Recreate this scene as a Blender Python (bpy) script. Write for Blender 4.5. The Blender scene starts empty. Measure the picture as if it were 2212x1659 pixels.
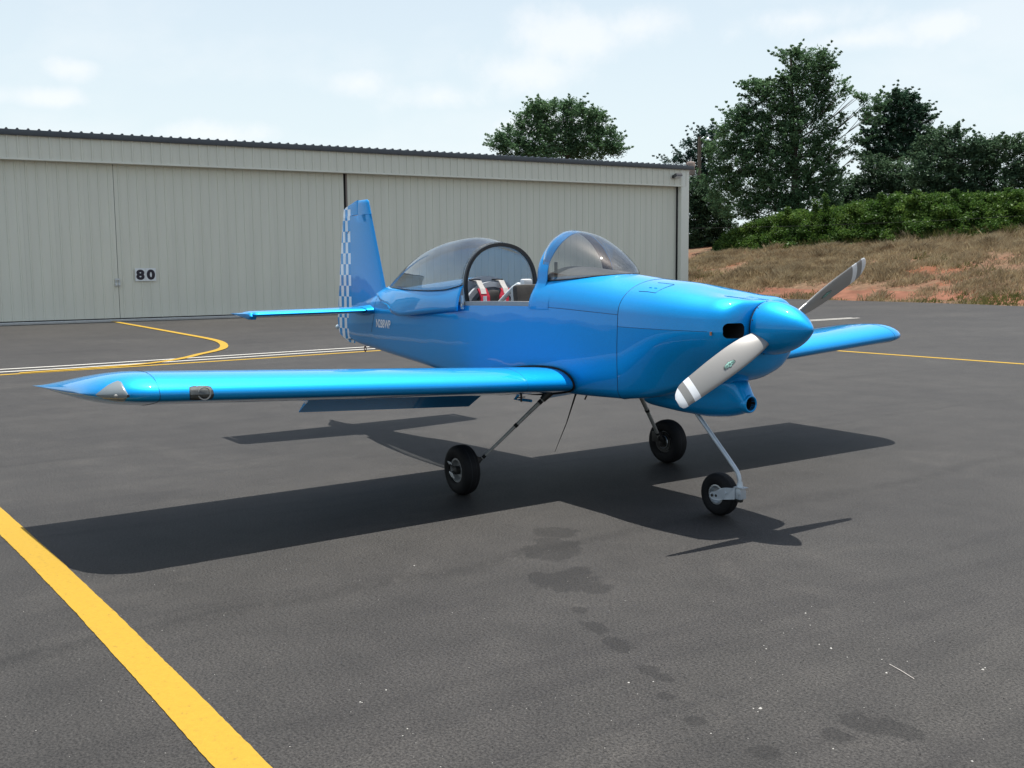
import bpy, bmesh, math, random
import numpy as np
from mathutils import Vector, Matrix, noise

R = math.radians
random.seed(7)
rng = np.random.default_rng(7)

# ------------------------------------------------------------------ camera, sky, sun, exposure
scene = bpy.context.scene
scene.cycles.transparent_max_bounces = 24
scene.view_settings.view_transform = 'Standard'
scene.view_settings.look = 'None'
scene.view_settings.exposure = 0.66
scene.view_settings.gamma = 1.0
scene.view_settings.use_curve_mapping = False

CAM = Vector((6.3111352, -4.94813375, 1.62401697))
FOC = 2262.7287; PW, PH = 2212.0, 1659.0
CR = Vector((0.57168726, 0.82041346, -0.00976881))
CU = Vector((-0.08525403, 0.07124088, 0.99380908))
CF = Vector((-0.81603028, 0.56731516, -0.11067106))
cam_d = bpy.data.cameras.new('camera')
cam = bpy.data.objects.new('camera', cam_d)
scene.collection.objects.link(cam)
scene.camera = cam
cam_d.sensor_width = 36.0
cam_d.lens = 36.0 * FOC / PW
cam_d.clip_start = 0.05
cam_d.clip_end = 6000
M = Matrix.Identity(4)
for i in range(3):
    M[i][0] = CR[i]; M[i][1] = CU[i]; M[i][2] = -CF[i]; M[i][3] = CAM[i]
cam.matrix_world = M

SUN = Vector((-0.0786, 0.1475, 1.0)).normalized()
sun_el = math.asin(SUN.z)
sun_az = math.atan2(SUN.x, SUN.y)      # clockwise from +Y
sd = bpy.data.lights.new('sun', 'SUN')
sd.energy = 5.0
sd.angle = R(0.53)
sd.color = (1.0, 0.96, 0.90)
so = bpy.data.objects.new('sun', sd)
scene.collection.objects.link(so)
so.rotation_euler = SUN.to_track_quat('Z', 'Y').to_euler()
so.location = (0, 0, 50)

world = bpy.data.worlds.new("World")
scene.world = world
world.use_nodes = True
wn = world.node_tree; wn.nodes.clear()
def WN(t, **k):
    n = wn.nodes.new(t)
    for a, b in k.items(): setattr(n, a, b)
    return n
wl = wn.links.new
sky = WN('ShaderNodeTexSky', sky_type='NISHITA')
sky.sun_disc = False
sky.sun_elevation = sun_el
sky.sun_rotation = sun_az
sky.altitude = 250; sky.air_density = 1.0; sky.dust_density = 3.0; sky.ozone_density = 1.6
geo = WN('ShaderNodeTexCoord')
sep = WN('ShaderNodeSeparateXYZ'); wl(geo.outputs['Generated'], sep.inputs[0])
mp = WN('ShaderNodeMapping'); wl(geo.outputs['Generated'], mp.inputs[0])
mp.inputs['Scale'].default_value = (1.0, 1.0, 2.0)
mp.inputs['Location'].default_value = (0.35, 0.2, 0.6)
n1 = WN('ShaderNodeTexNoise'); wl(mp.outputs[0], n1.inputs['Vector'])
n1.inputs['Scale'].default_value = 4.2; n1.inputs['Detail'].default_value = 9; n1.inputs['Roughness'].default_value = 0.55
n1.inputs['Distortion'].default_value = 0.15
cr = WN('ShaderNodeValToRGB'); wl(n1.outputs['Fac'], cr.inputs[0])
cr.color_ramp.elements[0].position = 0.52; cr.color_ramp.elements[0].color = (0, 0, 0, 1)
cr.color_ramp.elements[1].position = 0.68; cr.color_ramp.elements[1].color = (1, 1, 1, 1)
# haze veil: thicker towards the horizon
hz = WN('ShaderNodeMapRange'); wl(sep.outputs['Z'], hz.inputs['Value'])
hz.inputs['From Min'].default_value = 0.0; hz.inputs['From Max'].default_value = 0.62
hz.inputs['To Min'].default_value = 0.95; hz.inputs['To Max'].default_value = 0.18
sstr = WN('ShaderNodeVectorMath', operation='SCALE'); wl(sky.outputs[0], sstr.inputs[0]); sstr.inputs['Scale'].default_value = 1.0
veil = WN('ShaderNodeMixRGB'); wl(hz.outputs[0], veil.inputs['Fac']); wl(sstr.outputs[0], veil.inputs['Color1'])
VEIL = (5.60, 6.35, 6.55, 1)
veil.inputs['Color2'].default_value = VEIL
cm = WN('ShaderNodeMath', operation='MULTIPLY'); wl(cr.outputs['Color'], cm.inputs[0]); cm.inputs[1].default_value = 0.22
nE = WN('ShaderNodeTexNoise'); wl(geo.outputs['Generated'], nE.inputs['Vector'])
nE.inputs['Scale'].default_value = 13.0; nE.inputs['Detail'].default_value = 8; nE.inputs['Roughness'].default_value = 0.6
nrm = WN('ShaderNodeVectorMath', operation='NORMALIZE'); wl(geo.outputs['Generated'], nrm.inputs[0])
PUFFS = [(-0.766, 0.609, 0.206, 0.060, 0.022), (-0.735, 0.650, 0.215, 0.045, 0.016), (-0.801, 0.573, 0.176, 0.055, 0.018), (-0.879, 0.447, 0.168, 0.030, 0.014), (-0.845, 0.51, 0.156, 0.050, 0.014),
         (-0.632, 0.746, 0.212, 0.050, 0.013), (-0.595, 0.780, 0.193, 0.045, 0.010), (-0.537, 0.820, 0.200, 0.032, 0.013),
         (-0.961, 0.218, 0.171, 0.026, 0.010), (-0.966, 0.200, 0.146, 0.045, 0.009), (-0.936, 0.324, 0.120, 0.060, 0.012), (-0.789, 0.600, 0.128, 0.070, 0.012),
         (0.80, -0.45, 0.40, 0.16, 0.06), (0.55, -0.75, 0.36, 0.14, 0.05), (0.95, 0.10, 0.33, 0.15, 0.05), (0.1, -0.93, 0.36, 0.16, 0.05), (-0.5, -0.80, 0.34, 0.14, 0.05), (0.3, 0.88, 0.38, 0.15, 0.05), (0.70, 0.62, 0.35, 0.12, 0.05)]
acc_ = None
for (dx_, dy_, dz_, rh_, rv_) in PUFFS:
    l_ = math.sqrt(dx_*dx_+dy_*dy_+dz_*dz_); dx_, dy_, dz_ = dx_/l_, dy_/l_, dz_/l_
    m_ = WN('ShaderNodeMapping', vector_type='POINT'); wl(nrm.outputs[0], m_.inputs[0])
    m_.inputs['Location'].default_value = (-dx_/rh_, -dy_/rh_, -dz_/rv_); m_.inputs['Scale'].default_value = (1/rh_, 1/rh_, 1/rv_)
    ln_ = WN('ShaderNodeVectorMath', operation='LENGTH'); wl(m_.outputs[0], ln_.inputs[0])
    if acc_ is None: acc_ = ln_.outputs['Value']
    else:
        mn_ = WN('ShaderNodeMath', operation='SMOOTH_MIN'); mn_.inputs[2].default_value = 0.4
        wl(acc_, mn_.inputs[0]); wl(ln_.outputs['Value'], mn_.inputs[1]); acc_ = mn_.outputs[0]
pa = WN('ShaderNodeMath', operation='MULTIPLY_ADD'); wl(nE.outputs['Fac'], pa.inputs[0]); pa.inputs[1].default_value = 3.6; wl(acc_, pa.inputs[2])
pr_ = WN('ShaderNodeMapRange', interpolation_type='SMOOTHSTEP'); wl(pa.outputs[0], pr_.inputs['Value'])
pr_.inputs['From Min'].default_value = 1.8; pr_.inputs['From Max'].default_value = 3.2; pr_.inputs['To Min'].default_value = 0.50; pr_.inputs['To Max'].default_value = 0.0
cmx = WN('ShaderNodeMath', operation='MAXIMUM'); wl(cm.outputs[0], cmx.inputs[0]); wl(pr_.outputs[0], cmx.inputs[1])
cl = WN('ShaderNodeMixRGB'); wl(cmx.outputs[0], cl.inputs['Fac']); wl(veil.outputs[0], cl.inputs['Color1'])
cl.inputs['Color2'].default_value = (6.9, 6.85, 6.85, 1)
bg = WN('ShaderNodeBackground'); bg.inputs['Strength'].default_value = 0.1
wl(cl.outputs[0], bg.inputs['Color'])
wo = WN('ShaderNodeOutputWorld'); wl(bg.outputs[0], wo.inputs['Surface'])

# ------------------------------------------------------------------ helpers
def ray(px, py):
    d = CF + CR * ((px - PW/2) / FOC) - CU * ((py - PH/2) / FOC)
    return d
def at(px, py, D):
    """point of the place seen at photo position (px,py), D metres away over the ground"""
    d = ray(px, py); h = math.hypot(d.x, d.y)
    return CAM + d * (D / h)
def gnd(px, py, z=0.0):
    d = ray(px, py); t = (z - CAM.z) / d.z
    return CAM + d * t

def link(o, parent=None):
    scene.collection.objects.link(o)
    if parent: o.parent = parent
    return o
def tag(o, label=None, cat=None, group=None, kind=None):
    if label: o['label'] = label
    if cat: o['category'] = cat
    if group: o['group'] = group
    if kind: o['kind'] = kind
    return o
def empty(name, loc=(0, 0, 0)):
    o = bpy.data.objects.new(name, None); o.location = loc; o.empty_display_size = 0.2
    return link(o)
def mesh(name, v, f, mat, parent=None, smooth=True, auto=None):
    me = bpy.data.meshes.new(name)
    me.from_pydata([tuple(p) for p in v], [], [tuple(q) for q in f])
    if mat:
        for m in (mat if isinstance(mat, (list, tuple)) else [mat]): me.materials.append(m)
    me.update()
    if smooth:
        me.polygons.foreach_set('use_smooth', [True] * len(me.polygons))
        if auto is not None: me.set_sharp_from_angle(angle=R(auto))
    o = bpy.data.objects.new(name, me)
    return link(o, parent)
def from_bm(name, bm, mat, parent=None, smooth=False, auto=None):
    me = bpy.data.meshes.new(name)
    bmesh.ops.recalc_face_normals(bm, faces=bm.faces)
    bm.to_mesh(me); bm.free()
    for m in (mat if isinstance(mat, (list, tuple)) else [mat]): me.materials.append(m)
    if smooth:
        me.polygons.foreach_set('use_smooth', [True] * len(me.polygons))
        if auto is not None: me.set_sharp_from_angle(angle=R(auto))
    o = bpy.data.objects.new(name, me)
    return link(o, parent)
def box_bm(bm, c, s, rot=None, bevel=0.0):
    r = bmesh.ops.create_cube(bm, size=1.0)
    vs = r['verts']
    for v in vs:
        p = Vector((v.co.x*s[0], v.co.y*s[1], v.co.z*s[2]))
        if rot: p = rot @ p
        v.co = p + Vector(c)
    if bevel:
        es = list({e for v in vs for e in v.link_edges})
        bmesh.ops.bevel(bm, geom=es, offset=bevel, segments=2, affect='EDGES', profile=0.6)
    return bm
def box(name, c, s, mat, parent=None, rot=None, bevel=0.0):
    bm = bmesh.new(); box_bm(bm, c, s, rot, bevel)
    return from_bm(name, bm, mat, parent, smooth=bevel > 0, auto=40)
def loft(rings, closed=True, cap0=False, cap1=False):
    n = len(rings[0]); v = []; f = []
    for r in rings: v += [tuple(p) for p in r]
    m = n if closed else n - 1
    for i in range(len(rings) - 1):
        for j in range(m):
            a = i*n + j; b = i*n + (j+1) % n
            f.append((a, b, b + n, a + n))
    if cap0: f.append(tuple(range(n-1, -1, -1)))
    if cap1: f.append(tuple(range((len(rings)-1)*n, len(rings)*n)))
    return v, f
def frame_of(d):
    d = d.normalized(); up = Vector((0, 0, 1)) if abs(d.z) < 0.9 else Vector((1, 0, 0))
    a = d.cross(up).normalized(); b = a.cross(d).normalized()
    return a, b
def tube_vf(pts, rad, n=10, flat=1.0):
    pts = [Vector(p) for p in pts]
    if not isinstance(rad, (list, tuple)): rad = [rad]*len(pts)
    rings = []; pa = None
    for i, p in enumerate(pts):
        d = (pts[min(i+1, len(pts)-1)] - pts[max(i-1, 0)])
        a, b = frame_of(d)
        if pa is not None and a.dot(pa) < 0: a, b = -a, -b
        pa = a
        rings.append([p + a*math.cos(2*math.pi*k/n)*rad[i] + b*math.sin(2*math.pi*k/n)*rad[i]*flat for k in range(n)])
    return loft(rings, True, True, True)
def tube(name, pts, rad, mat, parent=None, n=10, flat=1.0):
    v, f = tube_vf(pts, rad, n, flat)
    return mesh(name, v, f, mat, parent, True, 50)
def revolve_vf(prof, c, axis, n=32, cap=False):
    """prof: list of (along axis, radius)"""
    axis = Vector(axis).normalized(); a, b = frame_of(axis); c = Vector(c)
    rings = [[c + axis*t + (a*math.cos(2*math.pi*k/n) + b*math.sin(2*math.pi*k/n))*r for k in range(n)] for t, r in prof]
    return loft(rings, True, cap, cap)
def revolve(name, prof, c, axis, mat, parent=None, n=32, cap=False, auto=35):
    v, f = revolve_vf(prof, c, axis, n, cap)
    return mesh(name, v, f, mat, parent, True, auto)
def merge(parts):
    V = []; F = []
    for v, f in parts:
        o = len(V); V += list(v); F += [tuple(i+o for i in q) for q in f]
    return V, F
def interp(x, xs, ys):
    """monotone cubic (pchip-like) interpolation, xs increasing"""
    n = len(xs)
    if x <= xs[0]: return ys[0]
    if x >= xs[-1]: return ys[-1]
    d = [(ys[i+1]-ys[i])/(xs[i+1]-xs[i]) for i in range(n-1)]
    m = [d[0]] + [0 if d[i-1]*d[i] <= 0 else 2*d[i-1]*d[i]/(d[i-1]+d[i]) for i in range(1, n-1)] + [d[-1]]
    i = max(k for k in range(n-1) if xs[k] <= x)
    h = xs[i+1]-xs[i]; t = (x-xs[i])/h
    return ((1+2*t)*(1-t)**2)*ys[i] + t*(1-t)**2*h*m[i] + t*t*(3-2*t)*ys[i+1] + t*t*(t-1)*h*m[i+1]
def lin(x, xs, ys): return float(np.interp(x, xs, ys))

# ------------------------------------------------------------------ materials
def new_mat(name):
    m = bpy.data.materials.new(name); m.use_nodes = True
    nt = m.node_tree; b = nt.nodes['Principled BSDF']
    return m, nt, b
def N(nt, t, **k):
    n = nt.nodes.new(t)
    for a, b in k.items(): setattr(n, a, b)
    return n
def plain(name, col, rough=0.5, metal=0.0, var=0.0, scale=8.0, bump=0.0, bscale=60.0, coat=0.0, spec=None):
    m, nt, b = new_mat(name)
    b.inputs['Base Color'].default_value = (*col, 1)
    b.inputs['Roughness'].default_value = rough
    b.inputs['Metallic'].default_value = metal
    b.inputs['Coat Weight'].default_value = coat
    b.inputs['Coat Roughness'].default_value = 0.04
    if spec is not None: b.inputs['Specular IOR Level'].default_value = spec
    tc = N(nt, 'ShaderNodeTexCoord')
    if var > 0:
        no = N(nt, 'ShaderNodeTexNoise'); no.inputs['Scale'].default_value = scale; no.inputs['Detail'].default_value = 6
        nt.links.new(tc.outputs['Object'], no.inputs['Vector'])
        rp = N(nt, 'ShaderNodeValToRGB'); nt.links.new(no.outputs['Fac'], rp.inputs[0])
        rp.color_ramp.elements[0].position = 0.3; rp.color_ramp.elements[1].position = 0.7
        rp.color_ramp.elements[0].color = (*[c*(1-var) for c in col], 1)
        rp.color_ramp.elements[1].color = (*[min(1, c*(1+var)) for c in col], 1)
        nt.links.new(rp.outputs[0], b.inputs['Base Color'])
    if bump > 0:
        n2 = N(nt, 'ShaderNodeTexNoise'); n2.inputs['Scale'].default_value = bscale; n2.inputs['Detail'].default_value = 4
        nt.links.new(tc.outputs['Object'], n2.inputs['Vector'])
        bp = N(nt, 'ShaderNodeBump'); bp.inputs['Strength'].default_value = bump; bp.inputs['Distance'].default_value = 0.01
        nt.links.new(n2.outputs['Fac'], bp.inputs['Height']); nt.links.new(bp.outputs[0], b.inputs['Normal'])
    return m

def paint_blue(name='blue_metallic_paint', flip=False):
    m, nt, b = new_mat(name)
    tc = N(nt, 'ShaderNodeTexCoord')
    # metallic flake
    vo = N(nt, 'ShaderNodeTexNoise'); vo.inputs['Scale'].default_value = 420; vo.inputs['Detail'].default_value = 2
    nt.links.new(tc.outputs['Object'], vo.inputs['Vector'])
    rp = N(nt, 'ShaderNodeValToRGB'); nt.links.new(vo.outputs['Fac'], rp.inputs[0])
    rp.color_ramp.elements[0].position = 0.35; rp.color_ramp.elements[1].position = 0.68
    rp.color_ramp.elements[0].color = (0.0002, 0.238, 0.56, 1)
    rp.color_ramp.elements[1].color = (0.0003, 0.345, 0.80, 1)
    nt.links.new(rp.outputs[0], b.inputs['Base Color'])
    b.inputs['Metallic'].default_value = 0.55
    b.inputs['Roughness'].default_value = 0.50
    b.inputs['Specular IOR Level'].default_value = 0.1
    b.inputs['Coat Weight'].default_value = 1.0
    b.inputs['Coat Roughness'].default_value = 0.03
    b.inputs['Coat IOR'].default_value = 1.37
    # hand-laid sheet: slight waviness in the clear coat
    wv = N(nt, 'ShaderNodeTexNoise'); wv.inputs['Scale'].default_value = 3.5; wv.inputs['Detail'].default_value = 1.5
    nt.links.new(tc.outputs['Object'], wv.inputs['Vector'])
    bp = N(nt, 'ShaderNodeBump'); bp.inputs['Strength'].default_value = 0.10; bp.inputs['Distance'].default_value = 0.02
    nt.links.new(wv.outputs['Fac'], bp.inputs['Height'])
    nt.links.new(bp.outputs[0], b.inputs['Coat Normal'])
    return m, nt, b, tc, rp
BLUE = paint_blue()[0]

def checker_paint():
    m, nt, b, tc, rp = paint_blue('blue_and_white_check_paint')
    sp = N(nt, 'ShaderNodeSeparateXYZ'); nt.links.new(tc.outputs['Object'], sp.inputs[0])
    def mth(op, a, bb=None):
        n = N(nt, 'ShaderNodeMath', operation=op)
        for i, q in enumerate((a, bb)):
            if q is None: continue
            if isinstance(q, (int, float)): n.inputs[i].default_value = q
            else: nt.links.new(q, n.inputs[i])
        return n.outputs[0]
    cx = mth('FLOOR', mth('DIVIDE', mth('SUBTRACT', -3.716, sp.outputs['X']), 0.068))
    cz = mth('FLOOR', mth('DIVIDE', mth('ADD', sp.outputs['Z'], 0.028), 0.1135))
    par = mth('PINGPONG', mth('ADD', cx, cz), 1.0)
    ok = mth('MULTIPLY', mth('LESS_THAN', sp.outputs['X'], -3.716), mth('LESS_THAN', sp.outputs['Z'], 2.30))
    fac = mth('MULTIPLY', par, ok)
    mx = N(nt, 'ShaderNodeMixRGB'); nt.links.new(fac, mx.inputs['Fac'])
    nt.links.new(rp.outputs[0], mx.inputs['Color1']); mx.inputs['Color2'].default_value = (0.82, 0.86, 0.88, 1)
    # the blue of the checks is a little duller
    nt.links.new(mx.outputs[0], b.inputs['Base Color'])
    mm = mth('MULTIPLY', mth('SUBTRACT', 1.0, fac), 0.55)
    nt.links.new(mm, b.inputs['Metallic'])
    return m
CHECK = checker_paint()

WHITE = plain('white_paint', (0.78, 0.79, 0.78), 0.35, var=0.03)
DECAL = plain('white_decal', (0.80, 0.83, 0.85), 0.4)
SEAM = plain('panel_gap_black', (0.008, 0.010, 0.014), 0.7)
SEAMB = plain('panel_gap_deep_blue', (0.002, 0.022, 0.060), 0.6)
RAILG = plain('grey_rail', (0.28, 0.27, 0.26), 0.6, var=0.1, scale=20)
RUBBER = plain('black_rubber', (0.008, 0.008, 0.0085), 0.7, var=0.25, scale=12, bump=0.2, bscale=90, spec=0.2)
ALU = plain('bare_aluminium', (0.50, 0.53, 0.55), 0.38, metal=0.85, var=0.12, scale=14, bump=0.05)
STEEL = plain('silver_painted_steel', (0.44, 0.49, 0.53), 0.35, metal=0.35, var=0.1, scale=10)
LEGM = plain('grey_brown_gear_leg', (0.25, 0.25, 0.235), 0.45, var=0.15, scale=30)
BRACKET = plain('dark_steel', (0.035, 0.034, 0.032), 0.5, metal=0.4, var=0.2, scale=20)
INNER = plain('black_cavity', (0.004, 0.004, 0.005), 0.9)
FABRIC = plain('grey_seat_fabric', (0.055, 0.052, 0.048), 0.9, var=0.2, scale=18, bump=0.4, bscale=200)
REDPAD = plain('red_webbing', (0.45, 0.006, 0.03), 0.8, var=0.12, scale=20, bump=0.2, bscale=150)
BEIGE = plain('beige_webbing', (0.52, 0.48, 0.44), 0.8, var=0.06, scale=20, bump=0.2, bscale=150)
GREYM = plain('grey_cockpit_paint', (0.30, 0.34, 0.40), 0.5, var=0.1, scale=9)
LGREY = plain('light_grey_cockpit_paint', (0.62, 0.64, 0.65), 0.45, var=0.06, scale=9)
LINER = plain('cockpit_side_lining', (0.11, 0.11, 0.115), 0.8, var=0.15, scale=9)
PROPG = plain('satin_grey_blade_paint', (0.25, 0.245, 0.23), 0.32, metal=0.15, var=0.05, scale=6, coat=0.35)
ORANGE = plain('copper_clip', (0.5, 0.2, 0.08), 0.4, metal=0.8)

def glass(name, tint, gloss=0.04, edge=0.5):
    m = bpy.data.materials.new(name); m.use_nodes = True
    nt = m.node_tree; nt.nodes.clear()
    tr = N(nt, 'ShaderNodeBsdfTransparent'); tr.inputs['Color'].default_value = (*tint, 1)
    gl = N(nt, 'ShaderNodeBsdfGlossy'); gl.inputs['Roughness'].default_value = 0.015
    lw = N(nt, 'ShaderNodeLayerWeight'); lw.inputs['Blend'].default_value = 0.5
    pw = N(nt, 'ShaderNodeMath', operation='POWER'); nt.links.new(lw.outputs['Facing'], pw.inputs[0]); pw.inputs[1].default_value = 4.0
    fr = N(nt, 'ShaderNodeMath', operation='MULTIPLY_ADD'); nt.links.new(pw.outputs[0], fr.inputs[0]); fr.inputs[1].default_value = 0.80; fr.inputs[2].default_value = gloss
    mx = N(nt, 'ShaderNodeMixShader'); o = N(nt, 'ShaderNodeOutputMaterial')
    nt.links.new(fr.outputs[0], mx.inputs['Fac']); nt.links.new(tr.outputs[0], mx.inputs[1]); nt.links.new(gl.outputs[0], mx.inputs[2])
    nt.links.new(mx.outputs[0], o.inputs['Surface'])
    return m
GLASS = glass('smoke_tinted_acrylic', (0.80, 0.815, 0.825), 0.075)
CLEAR = glass('clear_plastic_lens', (0.92, 0.94, 0.94))

def asphalt():
    m, nt, b = new_mat('weathered_asphalt')
    L = nt.links.new
    tc = N(nt, 'ShaderNodeTexCoord')
    def noise_(scale, detail=4, rough=0.5, mapping=None, dist=0):
        n = N(nt, 'ShaderNodeTexNoise'); n.inputs['Scale'].default_value = scale; n.inputs['Detail'].default_value = detail
        n.inputs['Roughness'].default_value = rough; n.inputs['Distortion'].default_value = dist
        if mapping:
            mpn = N(nt, 'ShaderNodeMapping'); mpn.inputs['Scale'].default_value = mapping
            L(tc.outputs['Object'], mpn.inputs[0]); L(mpn.outputs[0], n.inputs['Vector'])
        else: L(tc.outputs['Object'], n.inputs['Vector'])
        return n.outputs['Fac']
    def ramp(x, p0, p1, c0, c1):
        r = N(nt, 'ShaderNodeValToRGB'); L(x, r.inputs[0])
        r.color_ramp.elements[0].position = p0; r.color_ramp.elements[1].position = p1
        r.color_ramp.elements[0].color = (*c0, 1) if len(c0) == 3 else c0
        r.color_ramp.elements[1].color = (*c1, 1) if len(c1) == 3 else c1
        return r.outputs[0]
    def mul(a, bb):
        n = N(nt, 'ShaderNodeMixRGB', blend_type='MULTIPLY'); n.inputs['Fac'].default_value = 1
        L(a, n.inputs['Color1']); L(bb, n.inputs['Color2']); return n.outputs[0]
    base = ramp(noise_(95, 3, 0.7), 0.30, 0.72, (0.003, 0.0028, 0.0026), (0.062, 0.0596, 0.0560))
    spk = ramp(noise_(130, 2, 0.6), 0.62, 0.74, (1, 1, 1), (2.3, 2.25, 2.2))
    pit = ramp(noise_(48, 3, 0.7, (1, 1, 1)), 0.33, 0.45, (0.50, 0.50, 0.50), (1, 1, 1))
    big = ramp(noise_(0.33, 5, 0.6), 0.3, 0.72, (0.76, 0.76, 0.78), (1.20, 1.19, 1.17))
    mid = ramp(noise_(2.3, 5, 0.62), 0.3, 0.7, (0.84, 0.84, 0.84), (1.17, 1.16, 1.15))
    streak = ramp(noise_(1.0, 4, 0.6, (1.15, 0.055, 1), 0.6), 0.30, 0.52, (0.88, 0.88, 0.89), (1.02, 1.02, 1.02))
    crack = ramp(noise_(1.0, 5, 0.62, (0.28, 0.025, 1), 0.25), 0.488, 0.5, (1, 1, 1), (0, 0, 0))
    crack2 = ramp(noise_(1.0, 5, 0.62, (0.28, 0.025, 1), 0.25), 0.5, 0.512, (0, 0, 0), (1, 1, 1))
    cadd = N(nt, 'ShaderNodeMixRGB', blend_type='ADD'); cadd.inputs['Fac'].default_value = 1
    L(crack, cadd.inputs['Color1']); L(crack2, cadd.inputs['Color2'])
    cfl = N(nt, 'ShaderNodeMixRGB'); L(cadd.outputs[0], cfl.inputs['Fac'])
    cfl.inputs['Color1'].default_value = (0.86, 0.86, 0.87, 1); cfl.inputs['Color2'].default_value = (1, 1, 1, 1)
    # joints between paving passes, parallel to the hangar
    sx0 = N(nt, 'ShaderNodeSeparateXYZ'); L(tc.outputs['Object'], sx0.inputs[0])
    jw = N(nt, 'ShaderNodeMath', operation='MULTIPLY_ADD'); L(noise_(0.8, 4, 0.6), jw.inputs[0]); jw.inputs[1].default_value = 0.55; L(sx0.outputs['X'], jw.inputs[2])
    joint = None
    for (jx, w_, k_) in ((1.87, 0.13, 0.26), (-0.25, 0.07, 0.22), (-2.95, 0.08, 0.15), (-5.6, 0.05, 0.20), (-9.3, 0.06, 0.22), (-15.9, 0.10, 0.30), (-19.8, 0.07, 0.32), (-23.9, 0.10, 0.25), (4.4, 0.10, 0.12)):
        a_ = N(nt, 'ShaderNodeMath', operation='SUBTRACT'); L(jw.outputs[0], a_.inputs[0]); a_.inputs[1].default_value = jx
        b_ = N(nt, 'ShaderNodeMath', operation='ABSOLUTE'); L(a_.outputs[0], b_.inputs[0])
        c_ = N(nt, 'ShaderNodeMapRange', interpolation_type='SMOOTHSTEP'); L(b_.outputs[0], c_.inputs['Value'])
        c_.inputs['From Min'].default_value = 0.0; c_.inputs['From Max'].default_value = w_; c_.inputs['To Min'].default_value = 1-k_; c_.inputs['To Max'].default_value = 1.0
        if joint is None: joint = c_.outputs[0]
        else:
            d_ = N(nt, 'ShaderNodeMath', operation='MULTIPLY'); L(joint, d_.inputs[0]); L(c_.outputs[0], d_.inputs[1]); joint = d_.outputs[0]
    jn = N(nt, 'ShaderNodeMath', operation='MAXIMUM'); L(joint, jn.inputs[0])
    jr = ramp(noise_(14, 3, 0.7), 0.35, 0.65, (0.55, 0.55, 0.55), (1.0, 1.0, 1.0)); L(jr, jn.inputs[1]); joint = jn.outputs[0]
    dust = ramp(noise_(1.1, 6, 0.7, (1, 1, 1), 1.2), 0.56, 0.72, (1, 1, 1), (1.28, 1.27, 1.25))
    col = mul(base, dust)
    jm = N(nt, 'ShaderNodeVectorMath', operation='SCALE'); L(col, jm.inputs[0]); L(joint, jm.inputs['Scale']); col = jm.outputs[0]
    for q in (spk, pit, big, mid, streak, cfl.outputs[0]): col = mul(col, q)
    # damp / oil spots with their own outline
    spots = [(2.12, -1.70, .20, .17), (2.00, -1.52, .10, .08), (2.27, -1.66, .12, .10), (2.0, -1.78, .11, .08), (1.61, -1.42, .17, .20), (1.50, -1.30, .20, .14), (1.28, -1.14, .16, .14),
             (2.52, -1.93, .06, .05), (2.76, -2.03, .085, .07), (2.95, -2.07, .06, .06), (3.02, -2.10, .05, .05), (3.26, -2.17, .06, .05), (3.36, -2.18, .05, .04),
             (4.08, -1.90, .11, .07), (4.19, -1.84, .10, .06), (4.04, -2.35, .075, .06), (3.5, -2.3, .05, .04), (3.72, -2.36, .05, .04), (4.55, -1.25, .16, .10), (4.1, -2.05, .07, .05)]
    wob = noise_(7, 5, 0.7)
    sp3 = N(nt, 'ShaderNodeSeparateXYZ'); L(tc.outputs['Object'], sp3.inputs[0])
    acc = None
    for (sx, sy, a, c) in spots:
        mpn = N(nt, 'ShaderNodeMapping', vector_type='POINT')
        mpn.inputs['Location'].default_value = (-sx/a, -sy/c, 0); mpn.inputs['Scale'].default_value = (1/a, 1/c, 0)
        L(tc.outputs['Object'], mpn.inputs[0])
        ln = N(nt, 'ShaderNodeVectorMath', operation='LENGTH'); L(mpn.outputs[0], ln.inputs[0])
        if acc is None: acc = ln.outputs['Value']
        else:
            mn = N(nt, 'ShaderNodeMath', operation='SMOOTH_MIN'); mn.inputs[2].default_value = 0.15
            L(acc, mn.inputs[0]); L(ln.outputs['Value'], mn.inputs[1]); acc = mn.outputs[0]
    ad = N(nt, 'ShaderNodeMath', operation='MULTIPLY_ADD'); L(wob, ad.inputs[0]); ad.inputs[1].default_value = 2.4; L(acc, ad.inputs[2])
    st = ramp(ad.outputs[0], 0.0, 1.0, (0, 0, 0), (1, 1, 1))
    mr = N(nt, 'ShaderNodeMapRange'); L(ad.outputs[0], mr.inputs['Value'])
    mr.inputs['From Min'].default_value = 2.02; mr.inputs['From Max'].default_value = 2.22
    mr.inputs['To Min'].default_value = 0.60; mr.inputs['To Max'].default_value = 1.0
    sc_ = N(nt, 'ShaderNodeVectorMath', operation='SCALE'); L(col, sc_.inputs[0]); L(mr.outputs[0], sc_.inputs['Scale'])
    L(sc_.outputs[0], b.inputs['Base Color'])
    b.inputs['Roughness'].default_value = 0.64
    b.inputs['Specular IOR Level'].default_value = 0.25
    bp = N(nt, 'ShaderNodeBump'); bp.inputs['Strength'].default_value = 0.8; bp.inputs['Distance'].default_value = 0.008
    L(noise_(60, 4, 0.75), bp.inputs['Height']); L(bp.outputs[0], b.inputs['Normal'])
    return m
ASPH = asphalt()

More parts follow.
